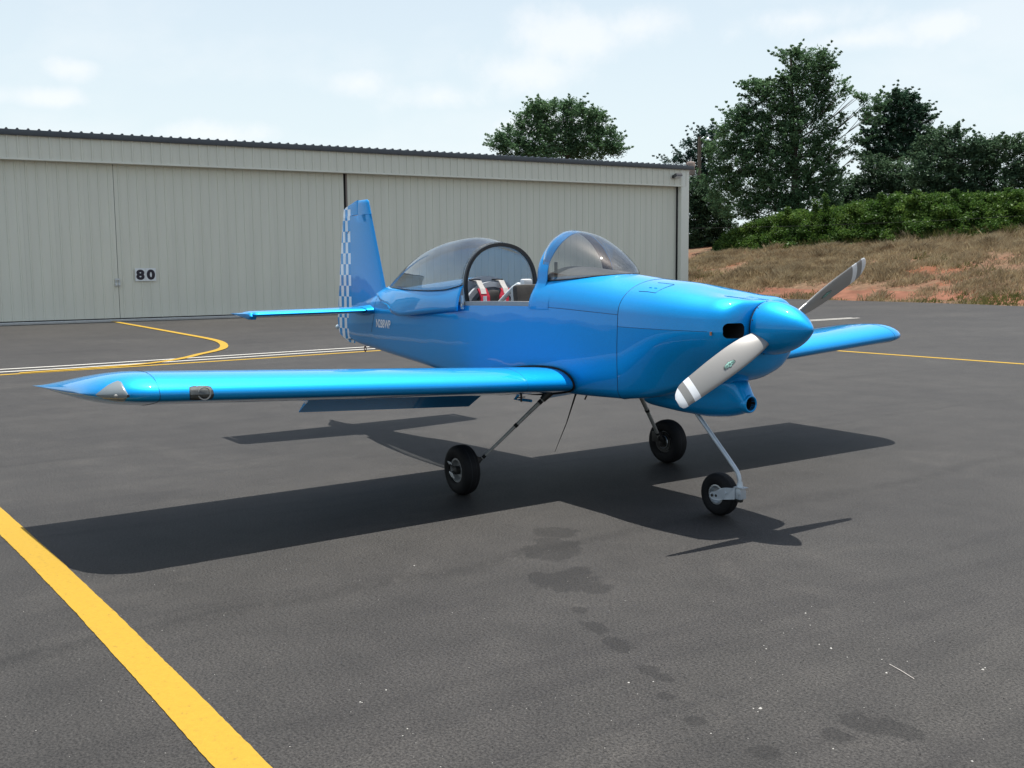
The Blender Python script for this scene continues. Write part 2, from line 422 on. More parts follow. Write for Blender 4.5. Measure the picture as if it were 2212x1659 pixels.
def line_paint(name, col, wear=0.5):
    m, nt, b = new_mat(name); L = nt.links.new
    tc = N(nt, 'ShaderNodeTexCoord')
    n = N(nt, 'ShaderNodeTexNoise'); n.inputs['Scale'].default_value = 34; n.inputs['Detail'].default_value = 8; n.inputs['Roughness'].default_value = 0.8
    L(tc.outputs['Object'], n.inputs['Vector'])
    r = N(nt, 'ShaderNodeValToRGB'); L(n.outputs['Fac'], r.inputs[0])
    r.color_ramp.elements[0].position = 0.30; r.color_ramp.elements[1].position = 0.42
    r.color_ramp.elements[0].color = (*[0.40*c + 0.02 for c in col], 1); r.color_ramp.elements[1].color = (*[0.90*c for c in col], 1)
    e = r.color_ramp.elements.new(0.7); e.color = (*col, 1)
    L(r.outputs[0], b.inputs['Base Color']); b.inputs['Roughness'].default_value = 0.7
    b.inputs['Specular IOR Level'].default_value = 0.2
    n2 = N(nt, 'ShaderNodeTexNoise'); n2.inputs['Scale'].default_value = 110; n2.inputs['Detail'].default_value = 3; L(tc.outputs['Object'], n2.inputs['Vector'])
    bp = N(nt, 'ShaderNodeBump'); bp.inputs['Strength'].default_value = 0.4; bp.inputs['Distance'].default_value = 0.004
    L(n2.outputs['Fac'], bp.inputs['Height']); L(bp.outputs[0], b.inputs['Normal'])
    return m
YELLOW = line_paint('yellow_road_paint', (0.36, 0.225, 0.022))
WLINE = line_paint('white_road_paint', (0.50, 0.49, 0.45))

def leafmat(name, c0, c1, c2, trans=0.35, cs=0.5):
    m = bpy.data.materials.new(name); m.use_nodes = True
    nt = m.node_tree; nt.nodes.clear(); L = nt.links.new
    g = N(nt, 'ShaderNodeNewGeometry'); tc = N(nt, 'ShaderNodeTexCoord')
    no = N(nt, 'ShaderNodeTexNoise'); no.inputs['Scale'].default_value = cs; no.inputs['Detail'].default_value = 3; L(tc.outputs['Object'], no.inputs['Vector'])
    ad = N(nt, 'ShaderNodeMath', operation='MULTIPLY_ADD'); L(g.outputs['Random Per Island'], ad.inputs[0]); ad.inputs[1].default_value = 0.5
    ms = N(nt, 'ShaderNodeMath', operation='MULTIPLY_ADD'); L(no.outputs['Fac'], ms.inputs[0]); ms.inputs[1].default_value = 1.3; ms.inputs[2].default_value = -0.4
    L(ms.outputs[0], ad.inputs[2])
    r = N(nt, 'ShaderNodeValToRGB'); L(ad.outputs[0], r.inputs[0])
    r.color_ramp.elements[0].position = 0.1; r.color_ramp.elements[1].position = 0.9
    r.color_ramp.elements[0].color = (*c0, 1); r.color_ramp.elements[1].color = (*c2, 1)
    e = r.color_ramp.elements.new(0.5); e.color = (*c1, 1)
    d = N(nt, 'ShaderNodeBsdfDiffuse'); t = N(nt, 'ShaderNodeBsdfTranslucent'); gl = N(nt, 'ShaderNodeBsdfGlossy')
    gl.inputs['Roughness'].default_value = 0.45; gl.inputs['Color'].default_value = (0.5, 0.55, 0.5, 1)
    L(r.outputs[0], d.inputs['Color']); L(r.outputs[0], t.inputs['Color'])
    m1 = N(nt, 'ShaderNodeMixShader'); m1.inputs['Fac'].default_value = trans; L(d.outputs[0], m1.inputs[1]); L(t.outputs[0], m1.inputs[2])
    m2 = N(nt, 'ShaderNodeMixShader'); m2.inputs['Fac'].default_value = 0.025; L(m1.outputs[0], m2.inputs[1]); L(gl.outputs[0], m2.inputs[2])
    o = N(nt, 'ShaderNodeOutputMaterial'); L(m2.outputs[0], o.inputs['Surface'])
    return m
LEAF_A = leafmat('broad_green_leaves', (0.048, 0.100, 0.052), (0.082, 0.160, 0.074), (0.130, 0.215, 0.098))  # greens lightened so the leaf colour itself carries slight distance haze
LEAF_B = leafmat('dark_green_leaves', (0.030, 0.062, 0.036), (0.052, 0.100, 0.054), (0.086, 0.142, 0.070))  # also lightened, distance haze put into the leaf colour
LEAF_C = leafmat('blue_green_needles', (0.012, 0.034, 0.030), (0.020, 0.052, 0.040), (0.040, 0.085, 0.058))
LEAF_P = leafmat('pine_needles', (0.018, 0.050, 0.032), (0.036, 0.082, 0.048), (0.064, 0.122, 0.066))
LEAF_V = leafmat('vine_leaves', (0.022, 0.056, 0.012), (0.050, 0.108, 0.018), (0.110, 0.175, 0.034), 0.4, 0.8)
STRAW = leafmat('dry_straw_grass', (0.19, 0.140, 0.082), (0.35, 0.275, 0.17), (0.54, 0.45, 0.29), 0.3, 1.2)
WEED = leafmat('half_green_weeds', (0.07, 0.09, 0.025), (0.13, 0.14, 0.045), (0.22, 0.19, 0.08), 0.3, 1.2)
BARK = plain('bark', (0.075, 0.062, 0.050), 0.9, var=0.3, scale=6, bump=0.6, bscale=20)
POLEM = plain('weathered_pole_wood', (0.14, 0.115, 0.09), 0.85, var=0.2, scale=9)

def clay():
    m, nt, b = new_mat('red_clay_and_thatch'); L = nt.links.new
    tc = N(nt, 'ShaderNodeTexCoord')
    def no(s, d=5, r=0.6):
        n = N(nt, 'ShaderNodeTexNoise'); n.inputs['Scale'].default_value = s; n.inputs['Detail'].default_value = d; n.inputs['Roughness'].default_value = r
        L(tc.outputs['Object'], n.inputs['Vector']); return n.outputs['Fac']
    r = N(nt, 'ShaderNodeValToRGB'); L(no(0.35, 7, 0.7), r.inputs[0])
    e = r.color_ramp.elements
    e[0].position = 0.36; e[0].color = (0.190, 0.080, 0.044, 1)
    e[1].position = 0.62; e[1].color = (0.150, 0.105, 0.066, 1)
    q = e.new(0.48); q.color = (0.155, 0.092, 0.060, 1)
    r2 = N(nt, 'ShaderNodeValToRGB'); L(no(3.5, 6, 0.7), r2.inputs[0])
    r2.color_ramp.elements[0].color = (0.6, 0.6, 0.6, 1); r2.color_ramp.elements[0].position = 0.3
    r2.color_ramp.elements[1].color = (1.25, 1.22, 1.2, 1); r2.color_ramp.elements[1].position = 0.7
    mx = N(nt, 'ShaderNodeMixRGB', blend_type='MULTIPLY'); mx.inputs['Fac'].default_value = 1
    L(r.outputs[0], mx.inputs['Color1']); L(r2.outputs[0], mx.inputs['Color2'])
    L(mx.outputs[0], b.inputs['Base Color']); b.inputs['Roughness'].default_value = 0.95; b.inputs['Specular IOR Level'].default_value = 0.1
    bp = N(nt, 'ShaderNodeBump'); bp.inputs['Strength'].default_value = 0.8; bp.inputs['Distance'].default_value = 0.08
    L(no(6, 6, 0.7), bp.inputs['Height']); L(bp.outputs[0], b.inputs['Normal'])
    return m
CLAY = clay()
CLAYBARE = plain('bare_red_clay', (0.160, 0.074, 0.048), 0.95, var=0.25, scale=1.6, bump=0.6, bscale=8, spec=0.1)

def metal_siding(name, col):
    m, nt, b = new_mat(name); L = nt.links.new
    tc = N(nt, 'ShaderNodeTexCoord')
    mp_ = N(nt, 'ShaderNodeMapping'); mp_.inputs['Scale'].default_value = (1, 1, 0.15); L(tc.outputs['Object'], mp_.inputs[0])
    n = N(nt, 'ShaderNodeTexNoise'); n.inputs['Scale'].default_value = 1.6; n.inputs['Detail'].default_value = 6; L(mp_.outputs[0], n.inputs['Vector'])
    r = N(nt, 'ShaderNodeValToRGB'); L(n.outputs['Fac'], r.inputs[0])
    r.color_ramp.elements[0].position = 0.3; r.color_ramp.elements[1].position = 0.7
    r.color_ramp.elements[0].color = (*[c*0.95 for c in col], 1); r.color_ramp.elements[1].color = (*[c*1.04 for c in col], 1)
    L(r.outputs[0], b.inputs['Base Color']); b.inputs['Roughness'].default_value = 0.42; b.inputs['Specular IOR Level'].default_value = 0.4
    return m
SIDING = metal_siding('grey_green_siding', (0.650, 0.650, 0.555))
TRIM = metal_siding('light_trim', (0.68, 0.685, 0.60))
ROOFM = plain('dark_green_roof_metal', (0.045, 0.055, 0.065), 0.4, var=0.08, scale=3)
BLACKM = plain('black_gap', (0.01, 0.011, 0.012), 0.8)
CONC = plain('pale_concrete', (0.42, 0.42, 0.40), 0.85, var=0.1, scale=3, bump=0.2)

# ------------------------------------------------------------------ ground, apron, markings
def sheet(name, pts, z, mat):
    return mesh(name, [(x, y, z) for x, y in pts], [tuple(range(len(pts)))], mat, None, False)
g = sheet('ground', [(-2500, -2500), (2500, -2500), (2500, 2500), (-2500, 2500)], -0.12, CLAY)
tag(g, kind='structure')
EDGE = [(-90, 33.0), (-60, 34.6), (-45, 34.9), (-34, 34.7), (-28.1, 34.43), (-24.5, 34.35), (-21.1, 34.14), (-17.4, 33.71), (-14.7, 32.8), (-11, 31.3), (-5, 28.5), (5, 23), (20, 14), (60, -4)]
def edge_y(x): return lin(x, [p[0] for p in EDGE], [p[1] for p in EDGE])
exs = np.linspace(-90, 60, 151)
pts = [(-90, -70), (60, -70)] + [(x, edge_y(x) + 0.12*noise.noise(Vector((x*0.7, 3, 1)))) for x in exs[::-1]]
ap = sheet('apron', pts, 0.0, ASPH); tag(ap, kind='structure')

def strip(name, pts, w, z, mat):
    """band of given width along a polyline on the ground"""
    P = [Vector((p[0], p[1], 0)) for p in pts]; v = []; f = []
    Q = []
    for a, b in zip(P[:-1], P[1:]):
        near = (a.lerp(b, 0.5)-Vector((3, -3, 0))).length < 9
        k = max(1, int((b-a).length/(0.03 if near else 0.4)))
        Q += [a.lerp(b, i/k) for i in range(k)]
    P = Q + [P[-1]]
    for i, p in enumerate(P):
        d = (P[min(i+1, len(P)-1)] - P[max(i-1, 0)]).normalized(); n = Vector((-d.y, d.x, 0))
        w1 = w/2 + 0.002*noise.noise(p*9) + 0.003*noise.noise(p*41); w2 = w/2 + 0.002*noise.noise(p*9+Vector((5, 5, 5))) + 0.003*noise.noise(p*41+Vector((5, 5, 5)))
        v += [(p.x + n.x*w1, p.y + n.y*w1, z), (p.x - n.x*w2, p.y - n.y*w2, z)]
        if i: f.append((2*i-2, 2*i-1, 2*i+1, 2*i))
    return mesh(name, v, f, mat, None, False)
s = strip('yellow_line', [(-7, -4.02), (-1.6, -3.875), (0, -3.835), (1.2, -3.818), (2.4, -3.812), (9, -3.82)], 0.155, 0.004, YELLOW); tag(s, kind='structure')
s = strip('yellow_line', [(-11.80, -6.0), (-12.02, -0.5), (-12.12, 2.0), (-12.40, 6.5)], 0.15, 0.004, YELLOW); tag(s, kind='structure')
for x0 in (0.0, 0.52):
    s = strip('white_line', [(-12.45-x0, -6.0), (-12.42-x0, -1.0), (-12.66-x0, 3.0), (-12.98-x0, 9.0), (-13.35-x0*0.8, 16.0), (-13.65-x0*0.5, 21.7)], 0.12, 0.008, WLINE); tag(s, kind='structure')
cv = [(-29.6, 3.88), (-25, 3.68), (-20.5, 3.47), (-18.4, 3.36), (-17.2, 3.22), (-16.1, 2.95), (-15.1, 2.58), (-14.4, 2.15), (-13.8, 1.65), (-13.2, 1.2), (-12.7, 0.7), (-12.32, 0.1), (-12.12, -0.8), (-12.02, -2.0)]
cvd = []
for i in range(len(cv)-1):
    p0 = cv[max(i-1, 0)]; p1 = cv[i]; p2 = cv[i+1]; p3 = cv[min(i+2, len(cv)-1)]
    for k in range(6):
        t = k/6
        cvd.append(tuple(0.5*((2*p1[a]) + (-p0[a]+p2[a])*t + (2*p0[a]-5*p1[a]+4*p2[a]-p3[a])*t*t + (-p0[a]+3*p1[a]-3*p2[a]+p3[a])*t**3) for a in (0, 1)))
s = strip('yellow_line', cvd, 0.17, 0.012, YELLOW); tag(s, kind='structure')
s = strip('yellow_line', [(-6.55, 11.32), (-2.7, 11.34), (4, 11.38)], 0.15, 0.004, YELLOW); tag(s, kind='structure')

# ------------------------------------------------------------------ hillside
def hill_z(x, y):
    t = y - edge_y(x)
    h = interp(t, [-1, 0, 1.0, 3.0, 6, 10, 14, 20, 40, 120], [-0.10, -0.03, 0.06, 0.42, 1.05, 1.75, 2.35, 2.9, 3.6, 3.8])
    rt = interp(x, [-70, -37, -30, -24, -14, 10], [1.15, 1.22, 1.32, 1.45, 1.50, 1.5])
    h = h*rt if h > 0 else h
    if t > 1: h += min(1, (t-1)/3)*(0.22*noise.noise(Vector((x*0.28, y*0.28, 0))) + 0.09*noise.noise(Vector((x*0.9, y*0.9, 5))) + 0.05*noise.noise(Vector((x*2.1, y*2.1, 9))))
    elif t > 0: h += 0.03*noise.noise(Vector((x*1.5, y*1.5, 2)))
    return h
xs = list(np.arange(-90, -46, 3.0)) + list(np.arange(-46, 0, 0.45)) + list(np.arange(0, 61, 3.0))
ts = [-0.6, -0.1, 0.2, 0.6, 1, 1.4, 1.8, 2.3, 2.8] + list(np.arange(3.3, 18, 0.45)) + [19, 21, 24, 28, 34, 42, 60, 90, 140]
V = []; F = []
for x in xs:
    for t in ts: y = edge_y(x)+t; V.append((x, y, hill_z(x, y)))
nt_ = len(ts)
for i in range(len(xs)-1):
    for j in range(nt_-1): a = i*nt_+j; F.append((a, a+nt_, a+nt_+1, a+1))
hill = mesh('hillside', V, F, [CLAY, CLAYBARE], None, True); tag(hill, kind='structure')
bare = []
for i in range(len(xs)-1):
    for j in range(nt_-1):
        xx = xs[i]; tt = ts[j]
        bare.append(1 if (0.5 + 0.7*noise.noise(Vector((xx*0.4, tt, 3))) < tt < 2.2 + 1.3*noise.noise(Vector((xx*0.25, 1, 7)))) else 0)
hill.data.polygons.foreach_set('material_index', bare)

def blades(name, n, xr, tr, hfun, dens, mat, wid=0.022, seed=1):
    rg = np.random.default_rng(seed); V = []; F = []; k = 0; tries = 0
    while k < n and tries < n*12:
        tries += 1
        x = rg.uniform(*xr); t = rg.uniform(*tr); y = edge_y(x)+t
        if rg.random() > dens(x, t): continue
        z = hill_z(x, y) - 0.02; h = hfun(x, t)*rg.uniform(0.5, 1.3)
        for _ in range(3):
            a = rg.uniform(0, 6.28); px = x + rg.normal()*0.08; py = y + rg.normal()*0.08
            l = rg.normal()*0.35*h + 0.25*h; l2 = rg.normal()*0.3*h - 0.12*h
            i = len(V); w = wid*rg.uniform(0.6, 1.5)
            V += [(px-math.cos(a)*w, py-math.sin(a)*w, z), (px+math.cos(a)*w, py+math.sin(a)*w, z),
                  (px+l*0.6+0.3*w, py+l2*0.6, z+h*0.65), (px+l, py+l2, z+h*rg.uniform(0.75, 1.0))]
            F += [(i, i+1, i+2), (i, i+2, i+3)]
        k += 1
    o = mesh(name, V, F, mat, None, False); return o
def dstraw(x, t):
    n = noise.noise(Vector((x*0.16, t*0.25, 0)))*1.2 + noise.noise(Vector((x*0.7, t*0.7, 4)))*1.0
    base = lin(t, [0, 0.4, 1.2, 2.2, 3.2, 14], [0.25, 0.25, 0.08, 0.16, 0.40, 0.50])
    if -36 < x < -29 and t > 2.4: base += 0.5
    if x > -22: base -= 0.08
    return base + n*0.75
grass = blades('straw_grass', 80000, (-44, -4), (0.1, 17), lambda x, t: 0.12 + 0.15*min(1, t/4) + max(0, 0.55*noise.noise(Vector((x*0.5, t*0.5, 8)))), dstraw, STRAW, seed=3)
tag(grass, 'dry straw coloured grass growing over the red clay bank', 'grass', kind='stuff')
def dweed(x, t):
    return max(0, noise.noise(Vector((x*0.22, t*0.4, 12)))*1.2 - 0.12 + (0.5 if t > 11.5 else 0) + (0.3 if t < 0.6 else 0))
weeds = blades('green_weeds', 15000, (-44, -4), (0.1, 17), lambda x, t: 0.10 + (0.42 if t > 12 else 0.10), dweed, WEED, wid=0.03, seed=5)
tag(weeds, 'half green weeds at the foot of the vine hedge and along the pavement edge', 'weeds', kind='stuff')

# ------------------------------------------------------------------ trees
def leaf_mesh(centres, radii, per, size, seed, flat=0.75, droop=0.0):
    """leaf quads scattered round clump centres; returns verts, faces (numpy)"""
    rg = np.random.default_rng(seed)
    C = np.repeat(np.array(centres), per, axis=0); Rr = np.repeat(np.array(radii), per)
    n = len(C)
    d = rg.normal(size=(n, 3)); d /= np.linalg.norm(d, axis=1)[:, None]
    r = rg.random(n)**0.45
    off = d*(r*Rr)[:, None]; off[:, 2] *= flat; off[:, 2] -= droop*np.abs(off[:, 0])
    P = C + off
    a = rg.normal(size=(n, 3)); a[:, 2] *= 0.6; a /= np.linalg.norm(a, axis=1)[:, None]
    b = rg.normal(size=(n, 3)); b -= (np.sum(a*b, axis=1))[:, None]*a; b /= np.linalg.norm(b, axis=1)[:, None]
    s = size*rg.uniform(0.55, 1.35, n)[:, None]
    w = s*rg.uniform(0.35, 0.6, n)[:, None]
    V = np.empty((n, 4, 3)); V[:, 0] = P - a*s*0.5; V[:, 1] = P + b*w*0.5; V[:, 2] = P + a*s*0.5; V[:, 3] = P - b*w*0.5
    V[:, 1, 2] -= 0.15*s[:, 0]; V[:, 3, 2] -= 0.15*s[:, 0]
    return V.reshape(-1, 3), n
def quads_obj(name, V, n, mat, parent):
    me = bpy.data.meshes.new(name)
    me.vertices.add(n*4); me.vertices.foreach_set('co', V.astype(np.float32).ravel())
    me.loops.add(n*4); me.loops.foreach_set('vertex_index', np.arange(n*4, dtype=np.int32))
    me.polygons.add(n); me.polygons.foreach_set('loop_start', np.arange(0, n*4, 4, dtype=np.int32))
    me.materials.append(mat); me.update(calc_edges=True); me.validate()
    o = bpy.data.objects.new(name, me); return link(o, parent)
def C7(x, y): return ((x/1.0288+1850)/1.80832, (y/1.0288+150)/1.80832)

def tree(name, label, D, base_px, blobs, mat, seed, per=22, size=0.16, crad=0.42, dens=1.0, flat=0.75, depth=1.0, base_z=None, trunk_r=0.22, inner=0.25, cat='tree', grp='trees on the rise behind the hangar and the hedge'):
    """blobs: (x,y,rx,ry[,density]) in the crop of the photograph this tree was measured on"""
    rg = np.random.default_rng(seed); rd = random.Random(seed)
    bx, by = C7(*base_px); bp = at(bx, by, D)
    bz = hill_z(bp.x, bp.y) - 0.2 if base_z is None else base_z
    base = Vector((bp.x, bp.y, bz))
    root = empty(name, base); tag(root, label, cat, grp)
    dirv = Vector((base.x-CAM.x, base.y-CAM.y, 0)).normalized(); side = Vector((dirv.y, -dirv.x, 0))
    k = D/FOC*1.7577      # metres per crop pixel at this distance (crop px -> photo px handled below)
    mpp = D/FOC/1.0288/1.80832
    cs = []; rs = []; bc = []
    for bl in blobs:
        x, y, rx, ry = bl[:4]; dn = bl[4] if len(bl) > 4 else 1.0
        px, py = C7(x, y); c = at(px, py, D)
        RX, RY = rx*mpp*0.90, ry*mpp*0.90; RZ = min(RX, max(RX*0.75, RY))*depth
        c = c + dirv*rg.normal()*0.15*RZ
        bc.append((c, RX, RY))
        vol = RX*RY*RZ
        nn = int(max(6, dens*dn*(92.0*(RX*RY + RX*RZ + RY*RZ)/3)))
        for _ in range(nn):
            while True:
                q = rg.uniform(-1, 1, 3); l = np.linalg.norm(q)
                if 0.25 < l < 1: break
            l2 = l**inner / l if l > 0 else 1
            q = q*l2
            wob = (1 + 0.45*noise.noise(Vector((c.x + q[0]*2.6, q[1]*2.6, c.z + q[2]*2.6))))*(1.0 if rg.random() > 0.10 else float(rg.uniform(1.08, 1.35)))
            p = c + side*float(q[0]*RX*wob) + dirv*float(q[1]*RZ*wob) + Vector((0, 0, float(q[2]*RY*wob)))
            cs.append((p.x-base.x, p.y-base.y, p.z-base.z)); rs.append(crad*rg.uniform(0.6, 1.25))
        # twigs reaching out of the lobe
        for _ in range(int((4 + 9*RX)*dn*dn)):
            a_ = rg.uniform(0, 2*math.pi); e_ = rg.uniform(-0.35, 1.0)
            q = Vector((math.cos(a_), math.sin(a_), e_)).normalized()
            p0 = c + side*float(q.x*RX*0.85) + dirv*float(q.y*RZ*0.85) + Vector((0, 0, float(q.z*RY*0.9)))
            L_ = float(rg.uniform(0.35, 1.0)); dq = (side*q.x + dirv*q.y + Vector((0, 0, q.z*0.8+0.25)))
            for m_ in range(4):
                p = p0 + dq*(L_*m_/3); cs.append((p.x-base.x, p.y-base.y, p.z-base.z)); rs.append(crad*(0.55-0.10*m_))
    V, n = leaf_mesh(cs, rs, per, size, seed+1, flat)
    # trunk and limbs (a limb to each lobe, twigs beyond)
    top = max(c.z for c, a, b in bc)
    tops = sorted(bc, key=lambda t: -t[0].z)[0][0]
    trunk_pts = []
    for i in range(7):
        t = i/6
        p = base.lerp(tops, t); p.x += 0.25*noise.noise(Vector((t*3, seed, 0)))*(t > 0); p.y += 0.25*noise.noise(Vector((seed, t*3, 0)))*(t > 0)
        trunk_pts.append(p-base)
    parts = [tube_vf(trunk_pts, [trunk_r*(1-0.82*i/6) for i in range(7)], 8)]
    limbs = []
    for c, a, b in bc:
        h = max(0.12, min(0.9, (c.z-base.z)/(top-base.z+0.01) - 0.22))
        s0 = Vector(trunk_pts[0]).lerp(Vector(trunk_pts[-1]), h)
        e0 = c-base; mid = s0.lerp(e0, 0.5) + Vector((0, 0, -0.06*(e0-s0).length))
        limbs.append(tube_vf([s0, mid, e0], [trunk_r*0.20, trunk_r*0.11, trunk_r*0.03], 6))
        for _ in range(3):
            q = Vector((rg.normal(), rg.normal(), rg.normal()+0.3)).normalized()
            e1 = e0 + Vector((q.x*a*0.8, q.y*a*0.8, q.z*b*0.8))
            limbs.append(tube_vf([mid.lerp(e0, rd.random()), e1], [trunk_r*0.07, 0.012], 4))
    mesh('trunk', *merge(parts), BARK, root)
    mesh('limbs', *merge(limbs), BARK, root)
    quads_obj('crown', V, n, mat, root)
    return root

tree('oak_tree', 'round topped green tree standing alone above the hangar roof', 78, (330, 560),
     [(330, 300, 70, 55), (230, 330, 60, 50), (415, 330, 60, 50), (270, 290, 50, 40), (395, 275, 40, 35), (150, 395, 55, 45), (250, 400, 90, 60), (340, 400, 90, 60), (440, 400, 80, 60), (490, 330, 45, 50), (530, 400, 50, 50), (560, 440, 40, 35), (110, 425, 40, 35), (480, 450, 90, 40), (300, 470, 120, 45), (180, 450, 80, 40), (500, 310, 18, 30)],
     LEAF_A, 11, per=22, size=0.165, crad=0.40, dens=1.25, base_z=1.0, trunk_r=0.28)
tree('broadleaf_tree', 'tallest tree, irregular green crown with sky showing through its right side', 74, (1300, 800),
     [(1350, 80, 75, 38), (1275, 75, 42, 28), (1400, 110, 60, 40), (1340, 140, 80, 40), (1270, 160, 40, 22), (1320, 200, 90, 50), (1130, 190, 40, 22), (1175, 195, 50, 25), (1150, 235, 55, 30), (1210, 240, 60, 40), (1400, 200, 50, 35), (1460, 170, 45, 16, .6), (1500, 205, 32, 15, .4), (1460, 225, 45, 18, .5), (1540, 235, 38, 16, .45), (1590, 265, 40, 35), (1600, 310, 45, 30, .5), (1100, 300, 60, 35), (1060, 330, 60, 40), (1130, 350, 80, 50), (1230, 310, 80, 50), (1330, 280, 100, 55), (1410, 290, 45, 30, .6), (1030, 390, 60, 45), (1110, 420, 90, 55), (1220, 400, 110, 60), (1340, 370, 110, 60), (1420, 380, 40, 25, .5), (1470, 330, 40, 13, .4), (1520, 310, 38, 12, .4), (1500, 410, 46, 13, .45), (1560, 400, 34, 12, .4), (1490, 460, 45, 14, .5), (1540, 470, 30, 12, .4), (990, 450, 60, 45), (1060, 500, 100, 60), (1180, 500, 120, 65), (1310, 470, 120, 70), (1410, 470, 60, 45), (1000, 560, 70, 50), (1120, 590, 120, 70), (1260, 590, 130, 70), (1380, 570, 90, 60), (1060, 660, 110, 60), (1200, 680, 130, 60), (1340, 660, 130, 50), (1440, 560, 50, 40)],
     LEAF_A, 23, per=22, size=0.165, crad=0.36, dens=1.0, trunk_r=0.34)
tree('cedar_tree', 'thin blue green tree rising behind the hangar corner and the utility pole', 82, (890, 800),
     [(880, 430, 45, 24, .8), (850, 470, 45, 26, .8), (930, 400, 40, 28, .8), (960, 395, 50, 40), (800, 495, 40, 14, .7), (900, 490, 60, 34), (960, 460, 60, 45), (890, 550, 60, 40), (950, 560, 60, 50), (880, 620, 60, 50), (930, 650, 60, 50)],
     LEAF_C, 31, per=20, size=0.155, crad=0.34, dens=0.95, trunk_r=0.2)
tree('shrubby_cedar', 'near black blue green bush filling the corner beside the hangar wall', 79, (910, 850),
     [(880, 620, 60, 60), (930, 660, 70, 60), (870, 710, 60, 60), (960, 730, 60, 55), (900, 780, 80, 50), (990, 700, 40, 40), (950, 810, 60, 45), (860, 815, 60, 45), (900, 845, 60, 35), (850, 850, 40, 30), (1010, 780, 50, 50), (950, 850, 50, 25)],
     LEAF_B, 37, per=22, size=0.165, crad=0.40, dens=1.7, trunk_r=0.14, cat='bush')
tree('pine_tree', 'tall pine with clumped needles on a bare trunk, right of the tallest tree', 80, (1690, 780),
     [(1700, 240, 48, 22), (1735, 235, 42, 22), (1720, 265, 60, 24), (1675, 285, 34, 18), (1790, 285, 40, 22), (1760, 310, 60, 24), (1810, 325, 32, 18), (1700, 320, 60, 24), (1650, 335, 50, 20), (1605, 335, 40, 16), (1600, 375, 34, 14), (1740, 360, 80, 26), (1680, 390, 80, 30), (1630, 420, 60, 26), (1760, 410, 80, 34), (1830, 400, 50, 26), (1700, 450, 110, 40), (1800, 460, 90, 40), (1620, 480, 60, 30)],
     LEAF_P, 41, per=24, size=0.16, crad=0.34, dens=1.25, flat=0.6, trunk_r=0.26)
tree('spreading_tree', 'broad dark tree with layered drooping boughs at the right edge', 70, (2040, 800),
     [(1880, 395, 50, 30), (1940, 395, 34, 22), (1850, 430, 60, 34), (1960, 450, 80, 36), (2040, 440, 80, 38), (2120, 440, 70, 34), (2200, 420, 30, 40), (1880, 490, 100, 46), (1990, 510, 110, 50), (2110, 510, 100, 50), (2230, 490, 60, 60), (1830, 550, 90, 50), (1950, 580, 120, 55), (2080, 590, 120, 55), (2210, 580, 80, 60), (1900, 640, 110, 50), (2050, 660, 130, 50), (2200, 660, 100, 50)],
     LEAF_B, 47, per=22, size=0.16, crad=0.38, dens=1.15, trunk_r=0.32)
tree('undergrowth_tree', 'low dark tree filling the gap between the tallest tree and the pine', 77, (1560, 800),
     [(1530, 590, 40, 40), (1580, 600, 60, 50), (1640, 560, 70, 60), (1700, 560, 80, 70), (1560, 660, 90, 50), (1680, 650, 110, 60), (1780, 600, 90, 80), (1470, 640, 70, 55), (1500, 690, 90, 40), (1620, 510, 46, 34)],
     LEAF_B, 53, per=22, size=0.16, crad=0.38, dens=1.2, trunk_r=0.2)

# hedge: a long bank of climbing vines
def hedge():
    root = empty('vine_hedge', (-28, 48, 0))
    tag(root, 'long bright green bank of climbing vines along the top of the clay slope', 'hedge')
    rg = np.random.default_rng(61)
    tx = [975, 1000, 1060, 1130, 1200, 1300, 1400, 1520, 1620, 1720, 1850, 1980, 2100, 2300]
    tt = [835, 800, 765, 735, 705, 700, 692, 670, 655, 630, 632, 628, 625, 600]
    bb = [860, 862, 862, 860, 860, 850, 850, 825, 800, 792, 790, 790, 780, 770]
    cs = []; rs = []; stems = []
    def HD_(x):
        d = ray(*C7(x, 800)); return (46.6-CAM.y)/(d.y/math.hypot(d.x, d.y))
    for i in range(7500):
        x = rg.uniform(972, 2330); top = lin(x, tx, tt) + 16*noise.noise(Vector((x*0.018, 0, 0))) + 8*noise.noise(Vector((x*0.06, 3, 0))); bot = lin(x, tx, bb) + 9
        u = rg.random()**0.8; y = bot + (top-bot)*u
        D = HD_(x) + 1.6*u + rg.random()**2*2.5 + 1.1*noise.noise(Vector((x*0.02, y*0.03, 2)))
        p = at(*C7(x, y), D)
        cs.append((p.x+28, p.y-48, p.z)); rs.append(0.30*rg.uniform(0.6, 1.3))
    for (x, y0, y1) in [(1415, 690, 628), (1375, 695, 650), (1262, 705, 680), (1640, 655, 625), (1780, 640, 612), (2150, 625, 604), (1930, 630, 612)]:
        for k in range(14):
            y = y0 + (y1-y0)*k/13; p = at(*C7(x + rg.normal()*5, y), HD_(x)+1.5)
            cs.append((p.x+28, p.y-48, p.z)); rs.append(0.2)
    V, n = leaf_mesh(cs, rs, 24, 0.135, 62)
    quads_obj('foliage', V, n, LEAF_V, root)
    for i in range(24):
        x = rg.uniform(990, 2300); a = at(*C7(x, lin(x, tx, bb)-4), HD_(x)+1.5); b = at(*C7(x + rg.normal()*20, lin(x, tx, tt)+18), HD_(x)+2)
        tube('stem', [(a.x+28, a.y-48, a.z-0.4), (b.x+28, b.y-48, b.z)], [0.05, 0.015], BARK, root, 5)
hedge()

